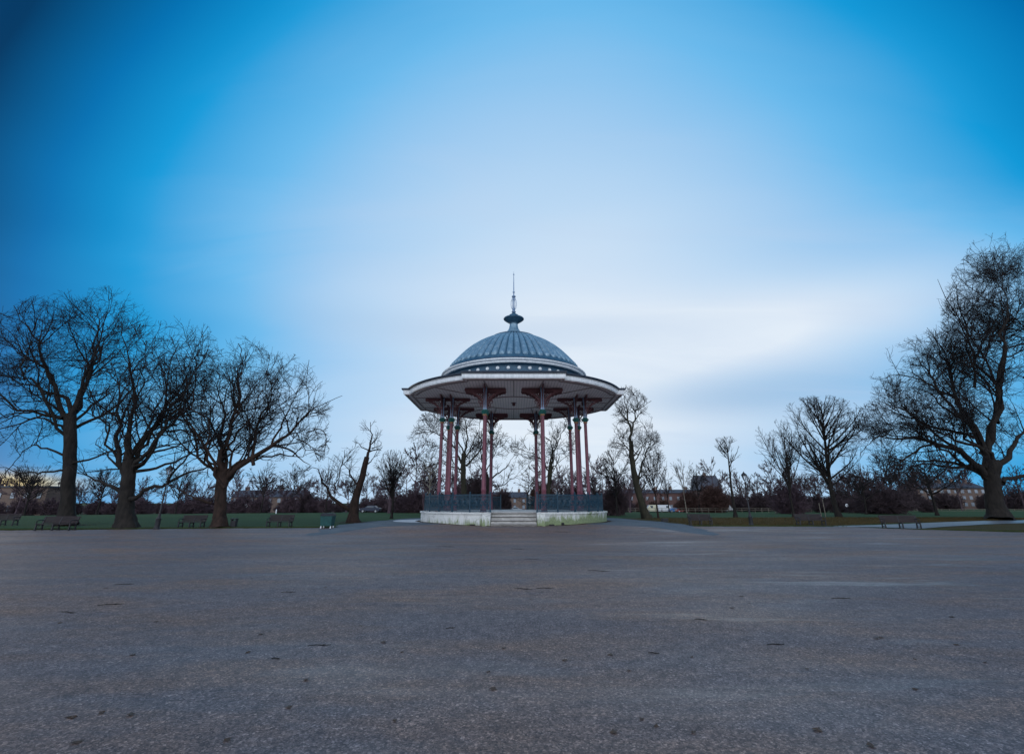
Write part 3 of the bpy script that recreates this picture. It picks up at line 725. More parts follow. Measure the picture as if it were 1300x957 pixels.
traced_tree('plane_tree', 84, at(84, 667).y, [(84, 667), (86, 630), (89, 590), (91, 555), (89, 525)], [
    ([(89, 528), (78, 508), (60, 495), (30, 490), (-5, 482)], .30, .15), ([(90, 530), (84, 495), (70, 465), (55, 430), (48, 400)], .30, -.2),
    ([(90, 530), (96, 490), (100, 450), (108, 415), (112, 385)], .30, .2), ([(91, 530), (108, 500), (124, 465), (140, 435), (160, 405)], .28, -.2),
    ([(89, 525), (92, 480), (94, 440), (88, 405), (90, 378)], .26, .35), ([(90, 545), (118, 525), (140, 505), (165, 470), (185, 440)], .22, .3),
    ([(88, 540), (62, 520), (30, 522), (0, 545)], .20, -.3), ([(89, 592), (60, 570), (35, 565), (8, 578), (-15, 600)], .16, .2),
    ([(86, 596), (55, 600), (25, 601), (-8, 590)], .14, -.3), ([(92, 592), (120, 580), (150, 560), (190, 548)], .15, .3), ([(78, 508), (50, 470), (25, 445), (0, 420)], .18, .3),
    ], [(85, 470, 108, 100), (20, 500, 70, 95), (120, 450, 75, 85), (60, 560, 85, 48), (-20, 500, 60, 110)],
    'tall bare plane tree behind the long bench, leftmost of the big ones', 11, 'bark', dens=1.08, extra=6, tr=(.50, .44))
traced_tree('plane_tree', 160, at(160, 671).y, [(160, 671), (160, 645), (162, 620), (164, 600), (166, 580)], [
    ([(164, 600), (158, 560), (148, 520), (140, 480), (146, 450)], .30, .2), ([(166, 585), (170, 545), (172, 500), (176, 460), (180, 425)], .30, -.2),
    ([(168, 590), (185, 560), (200, 530), (212, 495), (218, 455)], .28, .25), ([(167, 598), (195, 575), (225, 545), (250, 515), (262, 480)], .26, -.2),
    ([(166, 635), (190, 622), (215, 608), (240, 598), (262, 585), (285, 575)], .26, .1), ([(154, 628), (140, 612), (122, 600), (100, 598)], .22, -.1),
    ([(160, 610), (140, 585), (120, 570), (100, 560)], .18, .3), ([(168, 600), (205, 590), (240, 570), (268, 545)], .18, .35), ([(166, 580), (190, 520), (208, 470), (225, 430)], .2, .4),
    ([(168, 595), (200, 555), (228, 520), (245, 475), (243, 440)], .22, .1), ([(215, 608), (235, 590), (258, 560), (280, 540)], .14, -.25),
    ], [(170, 500, 95, 92), (215, 480, 66, 78), (240, 500, 45, 78), (200, 560, 95, 50), (130, 520, 60, 80)],
    'spreading bare plane tree with a flared foot beside the left lamp post', 112, 'bark', dens=.88, extra=6, tr=(.50, .42))
traced_tree('plane_tree', 277, at(277, 670).y, [(277, 670), (278, 650), (279, 630), (281, 610), (283, 595)], [
    ([(283, 598), (284, 570), (290, 540), (298, 500), (295, 465), (300, 440)], .28, .15), ([(287, 607), (310, 595), (330, 580), (352, 565), (375, 556), (392, 548), (404, 525), (398, 500)], .34, -.1),
    ([(283, 596), (272, 560), (262, 520), (255, 480), (250, 450)], .22, .3), ([(318, 590), (318, 560), (322, 530), (330, 500), (328, 455)], .20, .2),
    ([(268, 638), (250, 632), (235, 622), (215, 614)], .15, -.2), ([(290, 540), (310, 510), (320, 480), (318, 445)], .16, -.3), ([(345, 568), (355, 540), (360, 510), (372, 480)], .13, .4),
    ([(285, 600), (262, 585), (240, 578), (222, 590)], .14, .35), ([(285, 575), (305, 550), (330, 535), (350, 500)], .16, -.35),
    ([(283, 596), (262, 570), (240, 545), (225, 510), (222, 475)], .18, -.2), ([(375, 556), (388, 562), (398, 572), (402, 585)], .08, .2), ([(392, 548), (408, 545), (416, 552), (414, 566)], .08, -.1),
    ], [(300, 505, 66, 78), (236, 520, 44, 70), (402, 560, 18, 30), (345, 515, 72, 68), (262, 520, 58, 82), (385, 530, 33, 45), (260, 600, 45, 30)],
    'bare plane tree forking low into a long right limb, beside the square litter bin', 13, 'bark_brown', dens=1.08, extra=6, tr=(.40, .40))
traced_tree('pollarded_tree', 449, at(449, 663.5).y, [(449, 663.5), (450, 650), (451, 638), (454, 625), (458, 610), (463, 594), (466, 580)], [
    ([(449, 645), (438, 634), (425, 626), (415, 619), (409, 605), (403, 590), (396, 596)], .30, -.1), ([(466, 582), (470, 567), (471, 552), (468, 545), (469, 535)], .22, .1),
    ([(471, 572), (462, 568), (455, 562), (450, 560)], .10, .2), ([(472, 570), (480, 567), (484, 565)], .10, -.2), ([(456, 618), (446, 604), (438, 592), (430, 585)], .15, .3), ([(425, 626), (428, 605), (432, 585), (434, 575)], .1, .2), ([(467, 588), (474, 580), (477, 572)], .09, .3),
    ], [(466, 560, 20, 30), (405, 600, 22, 28), (432, 590, 20, 24), (450, 600, 22, 24)],
    'stumpy leaning pollarded tree with reddish bark at the left edge of the tarmac mound', 14, 'bark_brown', dens=.50, tr=(.42, .24), extra=0, rend=.014)
traced_tree('tall_tree', 820, at(822, 658.3).y, [(822, 658.3), (816, 642), (810, 622), (805, 600), (802, 580), (801, 560)], [
    ([(801, 562), (801, 545), (795, 530), (793, 512), (792, 495)], .26, .1), ([(801, 548), (805, 535), (808, 520), (806, 505)], .2, -.2), ([(808, 520), (818, 514), (828, 508)], .10, .2),
    ([(810, 625), (815, 605), (820, 585), (825, 565), (830, 545), (831, 536)], .22, .1), ([(804, 590), (812, 575), (820, 560), (826, 550)], .14, -.3), ([(802, 575), (792, 560), (785, 540)], .13, .3), ([(812, 628), (822, 610), (838, 595)], .13, .3),
    ], [(800, 525, 27, 36), (818, 575, 26, 40), (795, 570, 24, 32)],
    'tall leaning bare tree with a mossy trunk just right of the bandstand', 15, 'bark_moss', dens=.88, tr=(.42, .26), extra=4, rend=.014)
YR = at(1268, 660).y
traced_tree('plane_tree', 1270, YR, [(1270, 660), (1265, 640), (1262, 620), (1259, 600), (1258, 585)], [
    ([(1255, 608), (1235, 590), (1212, 572), (1185, 560), (1155, 552), (1125, 552), (1105, 545)], .55, .1), ([(1258, 592), (1240, 560), (1222, 530), (1200, 500), (1172, 470)], .50, -.2),
    ([(1258, 590), (1245, 540), (1235, 490), (1228, 440), (1215, 400)], .45, .25), ([(1259, 588), (1255, 530), (1248, 470), (1250, 410), (1240, 360)], .50, -.15),
    ([(1260, 590), (1275, 540), (1290, 480), (1300, 420), (1305, 350)], .5, .1), ([(1264, 600), (1290, 585), (1320, 560), (1350, 520)], .5, .2),
    ([(1254, 606), (1228, 592), (1195, 582), (1160, 578), (1128, 585)], .3, .2), ([(1212, 572), (1180, 548), (1150, 532), (1120, 522), (1100, 535)], .26, -.25), ([(1185, 560), (1160, 575), (1140, 590), (1118, 598)], .2, .1), ([(1125, 552), (1108, 556), (1098, 566), (1096, 580)], .12, .1), ([(1200, 500), (1170, 480), (1145, 470), (1128, 478)], .2, .2), ([(1222, 530), (1190, 512), (1165, 495), (1145, 498)], .22, -.1), ([(1235, 490), (1215, 455), (1200, 430), (1205, 405)], .22, -.3),
    ([(1268, 612), (1295, 600), (1330, 590), (1370, 600)], .35, -.2), ([(1240, 560), (1215, 548), (1185, 530), (1150, 520), (1125, 515)], .28, .3), ([(1275, 540), (1270, 480), (1275, 420), (1272, 350), (1285, 310)], .32, .35),
    ([(1300, 480), (1330, 430), (1345, 380), (1340, 320)], .3, -.3), ([(1235, 590), (1210, 595), (1180, 590), (1150, 600)], .25, .3), ([(1222, 530), (1205, 490), (1190, 450), (1195, 420)], .25, .35),
    ], [(1235, 500, 120, 84), (1312, 440, 98, 130), (1165, 495, 56, 60), (1120, 550, 34, 36), (1180, 590, 70, 34), (1160, 545, 68, 52), (1330, 420, 90, 140), (1230, 590, 110, 40)],
    'giant bare plane tree at the far right, tallest of all', 16, 'bark', dens=1.42, tr=(.74, .70), rend=.015, extra=3, depth=.5)
# trees right behind the bandstand
traced_tree('tall_tree', 590, 66, [(590, 656), (589, 630), (588, 610), (588, 590), (589, 575)], [
    ([(588, 590), (580, 570), (565, 555), (545, 545), (525, 540)], .22, .2), ([(589, 580), (592, 555), (590, 535), (585, 515)], .22, -.2), ([(590, 590), (605, 575), (620, 560), (632, 545)], .2, .2),
    ([(588, 600), (570, 590), (550, 588), (532, 580)], .16, -.3), ([(589, 575), (575, 550), (568, 530)], .15, .3), ([(590, 585), (600, 560), (608, 535)], .16, .3)],
    [(575, 560, 58, 48), (610, 555, 35, 45), (545, 570, 34, 40)], 'broad bare tree seen through the left columns of the bandstand', 21, 'bark_moss', tr=(.42, .3), rend=.018, group='bare trees close behind the bandstand', extra=3, dens=.8)
traced_tree('tall_tree', 697, 64, [(697, 656), (696, 630), (697, 610), (699, 590)], [
    ([(699, 592), (703, 575), (698, 558), (688, 550), (672, 545)], .2, .2), ([(699, 590), (708, 568), (712, 550), (722, 540)], .2, -.2), ([(697, 600), (685, 580), (668, 570), (650, 565)], .16, .3), ([(698, 600), (712, 585), (722, 578)], .12, -.3)],
    [(690, 560, 34, 30), (665, 575, 30, 28), (715, 560, 18, 28)], 'bare forked tree seen between the right columns of the bandstand', 22, 'bark_moss', tr=(.32, .24), rend=.018, group='bare trees close behind the bandstand', extra=3, dens=.8)
traced_tree('tall_tree', 624, 78, [(622, 654), (622, 635), (620, 615), (616, 600)], [
    ([(620, 612), (632, 600), (645, 590), (655, 572)], .2, .2), ([(618, 605), (612, 585), (610, 565), (618, 548)], .2, -.2), ([(620, 618), (640, 612), (658, 606), (668, 596)], .15, .1), ([(617, 602), (625, 580), (636, 560)], .16, .3)],
    [(635, 585, 40, 40), (612, 575, 25, 40)], 'dark bare tree in line with the left end of the bandstand steps', 23, 'bark', tr=(.5, .35), rend=.02, group='bare trees close behind the bandstand', extra=3, dens=.75)

# generic young and distant trees, grown whole
def grown(seed, H, W_, ht, style, nl=14, tw=.02, levels=3, barkm='bark', twm='twig', r0=.22, dens=1.):
    g = np.random.default_rng(seed); st = dict(fan=((10, 46), .16), wide=((35, 75), .10), cone=((32, 64), .13), blob=((25, 80), .05))[style]
    top = H*(.88 if style == 'cone' else .62 if style == 'wide' else .50 if style == 'fan' else .70)
    path = [(0, 0, -.05), (g.normal(0, .02)*H, 0, ht), (g.normal(0, .04)*H, g.normal(0, .03)*H, top)]
    r0 = r0*.8; V, Q, tp, trd = flare_trunk(path, r0, r0*.22, g, 10, 16, .5, 4)
    lo = ht*.9; q = dict(fan=.50, cone=.42, wide=.40, blob=.46)[style]
    env = [(np.array([0, 0, lo+(H-lo)*q]), np.array([W_*.54, W_*.54, (H-lo)*(1.03-q)*1.02]))]
    if style in ('cone', 'fan'): env.append((np.array([0, 0, lo+(H-lo)*.35]), np.array([W_*.45, W_*.45, (H-lo)*.42])))
    P = tp[None]; Rr = trd[None]; d = dens
    f0 = ht/top
    L1 = H*.72 if style == 'fan' else max(W_*.66, H*.34)
    b1, r1 = spawn(g, P, Rr, nl*1.15, f0*.85, st[0], lambda L: np.full(len(L), L1), 10, .06, st[1], env, r0*.34, .022, H*.06, tip=True, drop=.40, kill=.15)
    b2, r2 = spawn(g, b1, r1, 6.0*d, .12, (20, 48), lambda L: .50*L, 7, .10, st[1]*.6, env, .040, tw*1.1, H*.05)
    b3, r3 = spawn(g, b2, r2, 4.6*d, .1, (22, 52), lambda L: .58*L, 5, .12, st[1]*.4, env, tw*1.2, tw, H*.03)
    b4, r4 = spawn(g, b3, r3, 2.8*d, .1, (22, 52), lambda L: .62*L, 4, .13, .05, env, tw, tw*.8, H*.02)
    tr_ = joinq([(V, Q), tubes(b1, r1, 6, g)]); L_ = [tubes(b2, r2, 4, g), tubes(b3, r3, 3, g)]
    if levels > 2: L_.append(tubes(b4, r4, 3, g))
    return tr_, joinq(L_), barkm, twm
def make(proto, name, loc, label, cat='tree', rz=0, group='bare trees on the lawn', scale=None):
    (tv, tq), (cv, cq), bm, tm = proto
    th = empty(name, loc, label, cat, rz, group)
    npmesh('trunk', tv, tq, M[bm], th); npmesh('crown', cv, cq, M[tm], th, smooth=False)
    if scale: th.scale = scale
    return th
def ht_px(px, y_top, Y):
    b = onground(px, Y); return atY(px, y_top, Y).z-b.z
def wd_px(w, Y): return w/F_*(Y*cp)
def placed(seed, px, ybase, ytop, wpx, style, label, name='young_tree', ht=.25, Y=None, **kw):
    kw['dens'] = kw.get('dens', 1.)*(.58+.34*min(1, wpx/110))
    Yv = Y or at(px, ybase).y; H = ht_px(px, ytop, Yv); W_ = wd_px(wpx, Yv)
    return make(grown(seed, H, W_, H*ht, style, tw=max(.011, Yv/604*.12), **kw), name, onground(px, Yv), label, rz=seed*.7)
placed(31, 497, 658, 572, 62, 'fan', 'young tree with upswept broom crown left of the bandstand mound', ht=.20, nl=22, r0=.20, dens=1.1)
placed(32, 836, 658, 566, 36, 'fan', 'slender upright bare tree standing right beside the tall leaning tree', ht=.32, nl=18, r0=.16, barkm='bark_brown')
placed(33, 934, 656.5, 555, 50, 'cone', 'small pointed bare tree left of the right hand lamp post', ht=.36, nl=18, r0=.26)
placed(34, 1008, 656.5, 533, 74, 'fan', 'bare tree with narrow upswept crown between the right lamp post and the third bench', ht=.22, nl=26, r0=.24, dens=1.2)
placed(35, 1065, 656, 507, 132, 'cone', 'large rounded bare tree behind the right hand benches', ht=.22, nl=34, r0=.42, dens=1.25)
placed(36, 872, 650, 580, 34, 'fan', 'thin V-shaped bare tree above the parked white vans', Y=105, ht=.35, nl=12, r0=.16, dens=.8, barkm='bark_pale')
placed(37, 888, 650, 592, 44, 'blob', 'fluffy distant tree just left of the small pointed tree', Y=125, ht=.3, nl=18, dens=1.2)
placed(38, 784, 656, 572, 52, 'cone', 'dark slim tree rising from the round bush right of the bandstand', Y=72, ht=.3, nl=24, r0=.2, dens=1.1)
placed(39, 1190, 652, 560, 86, 'wide', 'low spreading bare tree in front of the long terrace', Y=82, ht=.25, nl=22, r0=.3, dens=1.1)
placed(40, 1100, 650, 585, 60, 'blob', 'dark bare tree merging with the brown thicket, right of the large rounded tree', Y=95, ht=.25, nl=20, dens=1.2)
placed(41, 330, 652, 588, 52, 'blob', 'distant bare tree seen under the long limb of the forking tree', Y=112, ht=.3, nl=22, dens=1.1)
placed(42, 368, 652, 586, 54, 'blob', 'distant rounded bare tree above the second bench', Y=118, ht=.3, nl=22, dens=1.2)
placed(43, 413, 652, 573, 40, 'fan', 'thin forked bare tree above the dark green bin', Y=90, ht=.3, nl=12, r0=.18, dens=.8)
placed(44, 446, 653, 592, 34, 'blob', 'distant dark tree close behind the pollarded tree', Y=120, ht=.3, nl=18, dens=1.1)
placed(45, 545, 654, 560, 44, 'blob', 'bare bushy tree at the left edge of the bandstand plinth', Y=85, ht=.25, nl=24, dens=1.1, barkm='bark_pale')
placed(46, 670, 654, 585, 44, 'blob', 'bare bushy tree seen above the bandstand steps to the right', Y=90, ht=.2, nl=24, dens=1.2, twm='twig_brown')
placed(47, 712, 654, 588, 40, 'blob', 'purple grey bushy tree seen between the right railing posts', Y=92, ht=.2, nl=24, dens=1.2, twm='twig_purple')
placed(48, 756, 654, 588, 38, 'blob', 'bare tree filling the gap right of the outermost right column', Y=95, ht=.25, nl=20, dens=1.0)
placed(49, 1140, 650, 575, 60, 'cone', 'hazy bare tree under the left tips of the giant tree', Y=110, ht=.25, nl=20, dens=1.0)
placed(50, 30, 650, 590, 80, 'wide', 'distant spreading tree at the left edge of the picture', Y=100, ht=.3, nl=20, dens=1.1)
placed(51, 122, 650, 592, 60, 'blob', 'distant tree seen between the two leftmost big trunks', Y=105, ht=.3, nl=20, dens=1.1)
placed(52, 222, 650, 590, 70, 'wide', 'distant tree behind the first slatted bench', Y=105, ht=.3, nl=20, dens=1.1)
placed(54, 850, 648, 590, 30, 'blob', 'small distant tree above the cream van', Y=150, ht=.3, nl=16, dens=.9)

# bushes one can tell apart
def shrub(seed, H, W_, n=260, tw=.03, D=None):
    g = np.random.default_rng(seed); D = D or W_*.8
    env = [(np.array([0, 0, H*.48]), np.array([W_/2, D/2, H*.54]))]
    p0 = np.stack([g.normal(0, W_*.12, n), g.normal(0, D*.12, n), np.full(n, -.05)], 1)
    tgt = norm(g.normal(size=(n, 3))*np.array([1, 1, .8])+np.array([0, 0, .55])); tgt[:, 2] = np.abs(tgt[:, 2])
    tgt = tgt*np.array([W_/2, D/2, H])*g.uniform(.55, .95, (n, 1))
    K = 7; u = np.linspace(0, 1, K)[None, :, None]; par = p0[:, None]*(1-u)+tgt[:, None]*u; par[:, :, 2] += (np.sin(u*PI)*H*.12)[..., 0]
    par += np.cumsum(g.normal(0, H*.012, par.shape), 1); rad = np.linspace(.05, tw, K)[None].repeat(n, 0)
    b2, r2 = spawn(g, par, rad, 8, .15, (25, 70), lambda L: .42*L, 5, .14, .05, env, .035, tw*.9, .3)
    b3, r3 = spawn(g, b2, r2, 5, .1, (25, 70), lambda L: .6*L, 4, .14, .03, env, .03, tw*.8, .25)
    return joinq([tubes(par, rad, 4, g), tubes(b2, r2, 3, g), tubes(b3, r3, 3, g)])
def bush(seed, px, Y, ytop, wpx, mat, label, name='bush'):
    b = onground(px, Y); H = atY(px, ytop, Y).z-b.z; W_ = wd_px(wpx, Y)
    V, Q = shrub(seed, H, W_, 200, Y/604*.22)
    o = npmesh(name, V, Q, M[mat], None, smooth=False); o.location = b; o.rotation_euler = (0, 0, 0)
    return tag(o, label, 'bush', 'leafless bushes beyond the bandstand')
bush(61, 782, 75, 614, 36, 'shrub_dark', 'dark round leafless bush just right of the bandstand')
bush(62, 600, 80, 604, 44, 'shrub_dark', 'brown leafless bush behind the left half of the railing')
bush(63, 690, 82, 608, 44, 'twig_brown', 'russet leafless bush behind the right half of the railing')
bush(64, 638, 92, 620, 24, 'shrub_dark', 'small dark bush framed by the opening above the steps')
bush(65, 565, 95, 622, 40, 'shrub_dark', 'low brown bush behind the far left of the railing')
bush(66, 528, 100, 622, 44, 'twig_purple', 'wide purple brown bush left of the plinth')
bush(67, 731, 95, 616, 40, 'shrub_dark', 'brown bush behind the rightmost columns')
bush(68, 908, 120, 612, 44, 'twig_brown', 'tall russet bush behind the small pointed tree')
bush(69, 1005, 95, 613, 58, 'twig_purple', 'rounded purple bush behind the narrow upswept tree')
bush(70, 1122, 100, 612, 90, 'shrub_dark', 'largest brown thicket left of the giant tree')
bush(71, 390, 125, 624, 50, 'shrub_dark', 'dark bush across the lawn above the second bench')
bush(72, 880, 140, 622, 46, 'twig_brown', 'reddish bush behind the parked vehicles')

# far woodland, too far and dense to count
def belt(name, spec, mats, label, seed):
    g = np.random.default_rng(seed)
    protos = [shrub(100+k, 5.5, 9, 120, .055) for k in range(3)]
    tps = [grown(200+k, 11, 8, 3, s, 14, tw=.045, levels=2, dens=.9) for k, s in enumerate(('blob', 'fan', 'wide'))]
    P = []
    for px0, px1, Y0, Y1, n, hs, kind in spec:
        for i in range(n):
            px = px0+(px1-px0)*(i+g.uniform(0, 1))/n; Y = g.uniform(Y0, Y1); b = np.array(onground(px, Y)); a = g.uniform(0, 2*PI); s = hs*g.uniform(.75, 1.25)
            if kind == 's': V, Q = protos[g.integers(3)]
            else:
                t = tps[g.integers(3)]; V, Q = joinq([t[0], t[1]])
            ca, sa = math.cos(a), math.sin(a); V2 = np.stack([V[:, 0]*ca-V[:, 1]*sa, V[:, 0]*sa+V[:, 1]*ca, V[:, 2]*g.uniform(.85, 1.15)], 1)*s+b
            P.append((V2, Q))
    V, Q = joinq(P); o = npmesh(name, V, Q, mats, None, smooth=False); return tag(o, label, 'woodland', kind='stuff')
belt('far_woodland', [(-80, 640, 128, 165, 46, .78, 's'), (-60, 640, 118, 175, 44, 1.0, 't'), (480, 640, 100, 125, 12, .8, 's'), (480, 620, 95, 120, 10, .9, 't'), (690, 800, 115, 145, 12, .9, 's'), (690, 820, 95, 150, 14, 1.0, 't'), (-60, 470, 112, 130, 16, .6, 's')], M['twig_purple'], 'purple brown belt of leafless trees and scrub along the left and middle skyline', 71)
belt('far_woodland', [(890, 1400, 170, 240, 50, 1.15, 's'), (880, 1400, 150, 250, 46, 1.3, 't'), (990, 1180, 120, 150, 12, .75, 's'), (985, 1180, 130, 170, 12, 1.0, 't')], M['shrub_dark'], 'dark brown belt of leafless scrub along the right skyline', 72)

belt('far_woodland', [(790, 990, 200, 222, 16, .78, 's'), (800, 980, 205, 225, 6, .8, 't')], M['twig_brown'], 'russet scrub between the far road and the red terrace', 73)
# ------------------------------------------------------------------ BUILDINGS far across the common
def house(name, px, Y, w, d, h, roofh, wall, label, nw=4, fl=2, rz=0, flat=False, chim=2, fm='white_paint'):
    b = onground(px, Y); th = empty(name, b, label, 'building', rz)
    m = MB(); m.box(-w/2, w/2, 0, d, -.5, h); wl = m.build('wall', M[wall], th)
    if flat:
        m = MB(); m.box(-w/2-.3, w/2+.3, -.3, d+.3, h+.003, h+.4); rf_ = m.build('roof', M['roof_slate'], th)
    else:
        m = MB(); m.add([(-w/2-.4, -.5, h-.1), (w/2+.4, -.5, h-.1), (w/2+.4, d+.5, h-.1), (-w/2-.4, d+.5, h-.1), (-w/2-.4, d/2, h+roofh), (w/2+.4, d/2, h+roofh)], [(0, 1, 5, 4), (2, 3, 4, 5), (0, 4, 3), (1, 2, 5), (3, 2, 1, 0)]); rf_ = m.build('roof', M['roof_slate'], th)
    for k in range(chim):
        x = -w/2+w*(k+.5)/chim; m = MB(); m.box(x-.6, x+.6, d/2-.5, d/2+.5, h+roofh*.4, h+roofh+1.2)
        for q in (-.3, .3): m.lathe([(.14, h+roofh+1.2), (.12, h+roofh+1.7)], 8, (x+q, d/2))
        m.build('chimney', M['brick_brown'], rf_)
    for f in range(fl):
        for k in range(nw):
            x = -w/2+w*(k+.5)/nw; z = 1.0+f*(h-.6)/fl; hh = min(1.6, (h-.6)/fl-1.0)
            m = MB(); m.box(x-.62, x+.62, -.08, -.003, z, z+hh); wn = m.build('window', M[fm], th)
            m = MB(); m.box(x-.5, x-.03, -.10, -.083, z+.1, z+hh-.1); m.box(x+.03, x+.5, -.10, -.083, z+.1, z+hh-.1); m.build('pane', M['window_glass'], wn)
    if not flat:
        m = MB(); m.box(-.5, .5, -.07, -.003, 0, 2.1); m.build('door', M['iron_black'], th)
    return th
house('low_building', 8, 135, 18, 9, 7.2, 0, 'brick_brown', 'low flat roofed brown building at the far left edge', 5, 2, flat=True, chim=0, fm='iron_black')
house('terrace', 335, 185, 26, 9, 5.6, 2.4, 'brick_brown', 'brown brick terrace with a long slate roof across the left lawn', 8, 2, chim=4, fm='render_grey')
house('house', 648, 230, 16, 9, 6.0, 2.5, 'brick_brown', 'brown house seen through the opening above the steps', 4, 2, fm='slate')
house('terrace', 848, 235, 44, 10, 8.0, 1.6, 'brick_red', 'red brick terrace behind the parked vans', 12, 2, chim=6, fm='render_grey')
house('house', 905, 225, 10, 10, 8.5, 6.5, 'brick_red', 'tall gabled red house right of the red terrace', 3, 2, chim=1)
house('terrace', 1215, 190, 26, 10, 7.6, 2.0, 'brick_brown', 'long brown terrace with white windows left of the giant trunk', 10, 3, chim=5, fm='render_grey')

# ------------------------------------------------------------------ VEHICLES
def vehicle(name, px, Y, label, cat, body, van=False, rz=0, group='vehicles parked along the far road'):
    b = onground(px, Y); th = empty(name, b, label, cat, rz, group)
    L, Wd = (5.2, 1.9) if van else (4.3, 1.75)
    if van: sd = [(-2.6, .35), (-2.6, 2.3), (-2.45, 2.42), (1.2, 2.42), (1.9, 1.45), (2.5, 1.2), (2.6, .9), (2.6, .35)]
    else: sd = [(-2.15, .35), (-2.15, .85), (-2.0, .98), (-1.5, 1.0), (-1.0, 1.42), (.45, 1.44), (1.1, 1.0), (1.9, .88), (2.15, .7), (2.15, .35)]
    m = MB(); m.plate((0, 0, 0), (1, 0, 0), sd, Wd); m.build('body', body, th, bevel=.05)
    win = [(.75, 1.45), (1.15, 2.15), (.1, 2.15), (.1, 1.45)] if van else [(-.95, 1.02), (-.78, 1.34), (.4, 1.36), (.85, 1.02)]
    m = MB(); m.plate((0, 0, 0), (1, 0, 0), win, Wd+.03); m.build('side_window', M['glass_dark'], th)
    m = MB(); 
    if van: m.add([(1.27, -.8, 2.35), (1.27, .8, 2.35), (1.90, .8, 1.50), (1.90, -.8, 1.50)], [(0, 3, 2, 1)]); m.v = [(x+.03, y, z+.03) for x, y, z in m.v]
    else: m.add([(.50, -.7, 1.42), (.50, .7, 1.42), (1.08, .72, 1.03), (1.08, -.72, 1.03)], [(0, 3, 2, 1)]); m.v = [(x+.03, y, z+.03) for x, y, z in m.v]
    m.build('windscreen', M['glass_dark'], th)
    for x in ((-1.6, 1.65) if van else (-1.35, 1.35)):
        for y in (-Wd/2, Wd/2):
            w_ = MB(); w_.tube([(x, y-.12, .33), (x, y+.12, .33)], .33, 16); wh = w_.build('wheel', M['rubber'], th)
            w_ = MB(); w_.tube([(x, y-.135, .33), (x, y+.135, .33)], .19, 12); w_.build('rim', M['car_silver'], wh)
    for y in (-.65, .65):
        m = MB(); xx = 2.6 if van else 2.15; m.box(xx-.02, xx+.04, y-.16, y+.16, .62, .80); m.build('headlight', M['lampwhite'], th)
    return th
vehicle('parked_car', 470, 108, 'dark blue car parked on the lawn road beyond the pollarded tree', 'car', M['car_dark'], rz=PI)
vehicle('parked_van', 829, 178, 'cream van, leftmost of the vehicles right of the bandstand', 'van', M['van_cream'], True, PI)
vehicle('parked_van', 845, 176, 'white van parked between the cream van and the blue car', 'van', M['van_white'], True, 0)
vehicle('parked_car', 857, 172, 'bright blue car next to the white van', 'car', M['car_blue'])
vehicle('parked_car', 866.5, 165, 'red car right of the bright blue one', 'car', M['car_red'], rz=PI)
vehicle('parked_van', 878, 188, 'white van right of the red car', 'van', M['van_white'], True, PI)
vehicle('parked_car', 890, 186, 'silver car right of the last white van', 'car', M['car_silver'])
vehicle('parked_van', 922, 190, 'white van behind the trunk of the small pointed tree', 'van', M['van_white'], True)
vehicle('parked_car', 945, 186, 'silver car just left of the right hand lamp post', 'car', M['car_silver'])
vehicle('parked_car', 408, 170, 'pale car at the road above the green bin', 'car', M['car_silver'])
vehicle('parked_car', 655, 165, 'pale car framed by the opening of the bandstand', 'car', M['car_silver'])

# ------------------------------------------------------------------ BENCHES, LAMPS, BINS
def make_bench(L, label, loc, rz):
    th = empty('park_bench', loc, label, 'bench', rz, 'slatted benches round the forecourt')
    m = MB()
    for k in range(5): m.box(-L/2, L/2, -.24+k*.095, -.24+k*.095+.08, .40, .435)
    m.build('seat', M['timber'], th, bevel=.005)
    m = MB()
    for k in range(5):
        z = .46+k*.090; y = .25+k*.026; m.box(-L/2, L/2, y, y+.03, z, z+.082)
    m.build('backrest', M['timber'], th, bevel=.005)
    for x in (-L/2+.10, 0, L/2-.10):
        l = MB()
        l.bar((x, -.22, 0), (x, -.20, .40), .06, .09); l.bar((x, .30, 0), (x, .24, .42), .06, .09); l.bar((x, .24, .42), (x, .37, .86), .05, .07); l.bar((x, -.24, .37), (x, .27, .37), .055, .06); l.bar((x, -.22, .12), (x, .28, .12), .04, .05)
        l.box(x-.05, x+.05, -.30, -.14, -.01, .03); l.box(x-.05, x+.05, .22, .38, -.01, .03)
        l.build('leg', M['iron_black'], th)
    for x in (-L/2+.10, L/2-.10):
        a = MB(); a.tube([(x, .30, .64), (x, .05, .66), (x, -.18, .65), (x, -.25, .60), (x, -.21, .40)], .028, 8); a.build('armrest', M['iron_black'], th, 40)
    return th
def bench_at(px, y, wpx, label, rz=0., yb=0):
    p = at(px, y); return make_bench(wd_px(wpx, p.y), label, p+Vector((0, .35, 0)), rz)
bench_at(63, 673.6, 46, 'long dark bench in front of the leftmost big tree trunk', 0)
bench_at(-3, 667, 30, 'dark bench cut by the left edge of the picture', .15)
bench_at(238, 670.5, 31, 'slatted bench just left of the low forking tree')
bench_at(351, 669.7, 31.5, 'slatted bench between the square litter bin and the dark green bin')
bench_at(892, 667.4, 29, 'dark bench at the right tip of the tarmac mound', -.04)
bench_at(1034, 667.5, 36, 'dark bench right of the right hand lamp post', .05)
bench_at(1150, 670.8, 42, 'bench at the mouth of the damp path on the right', -.22)

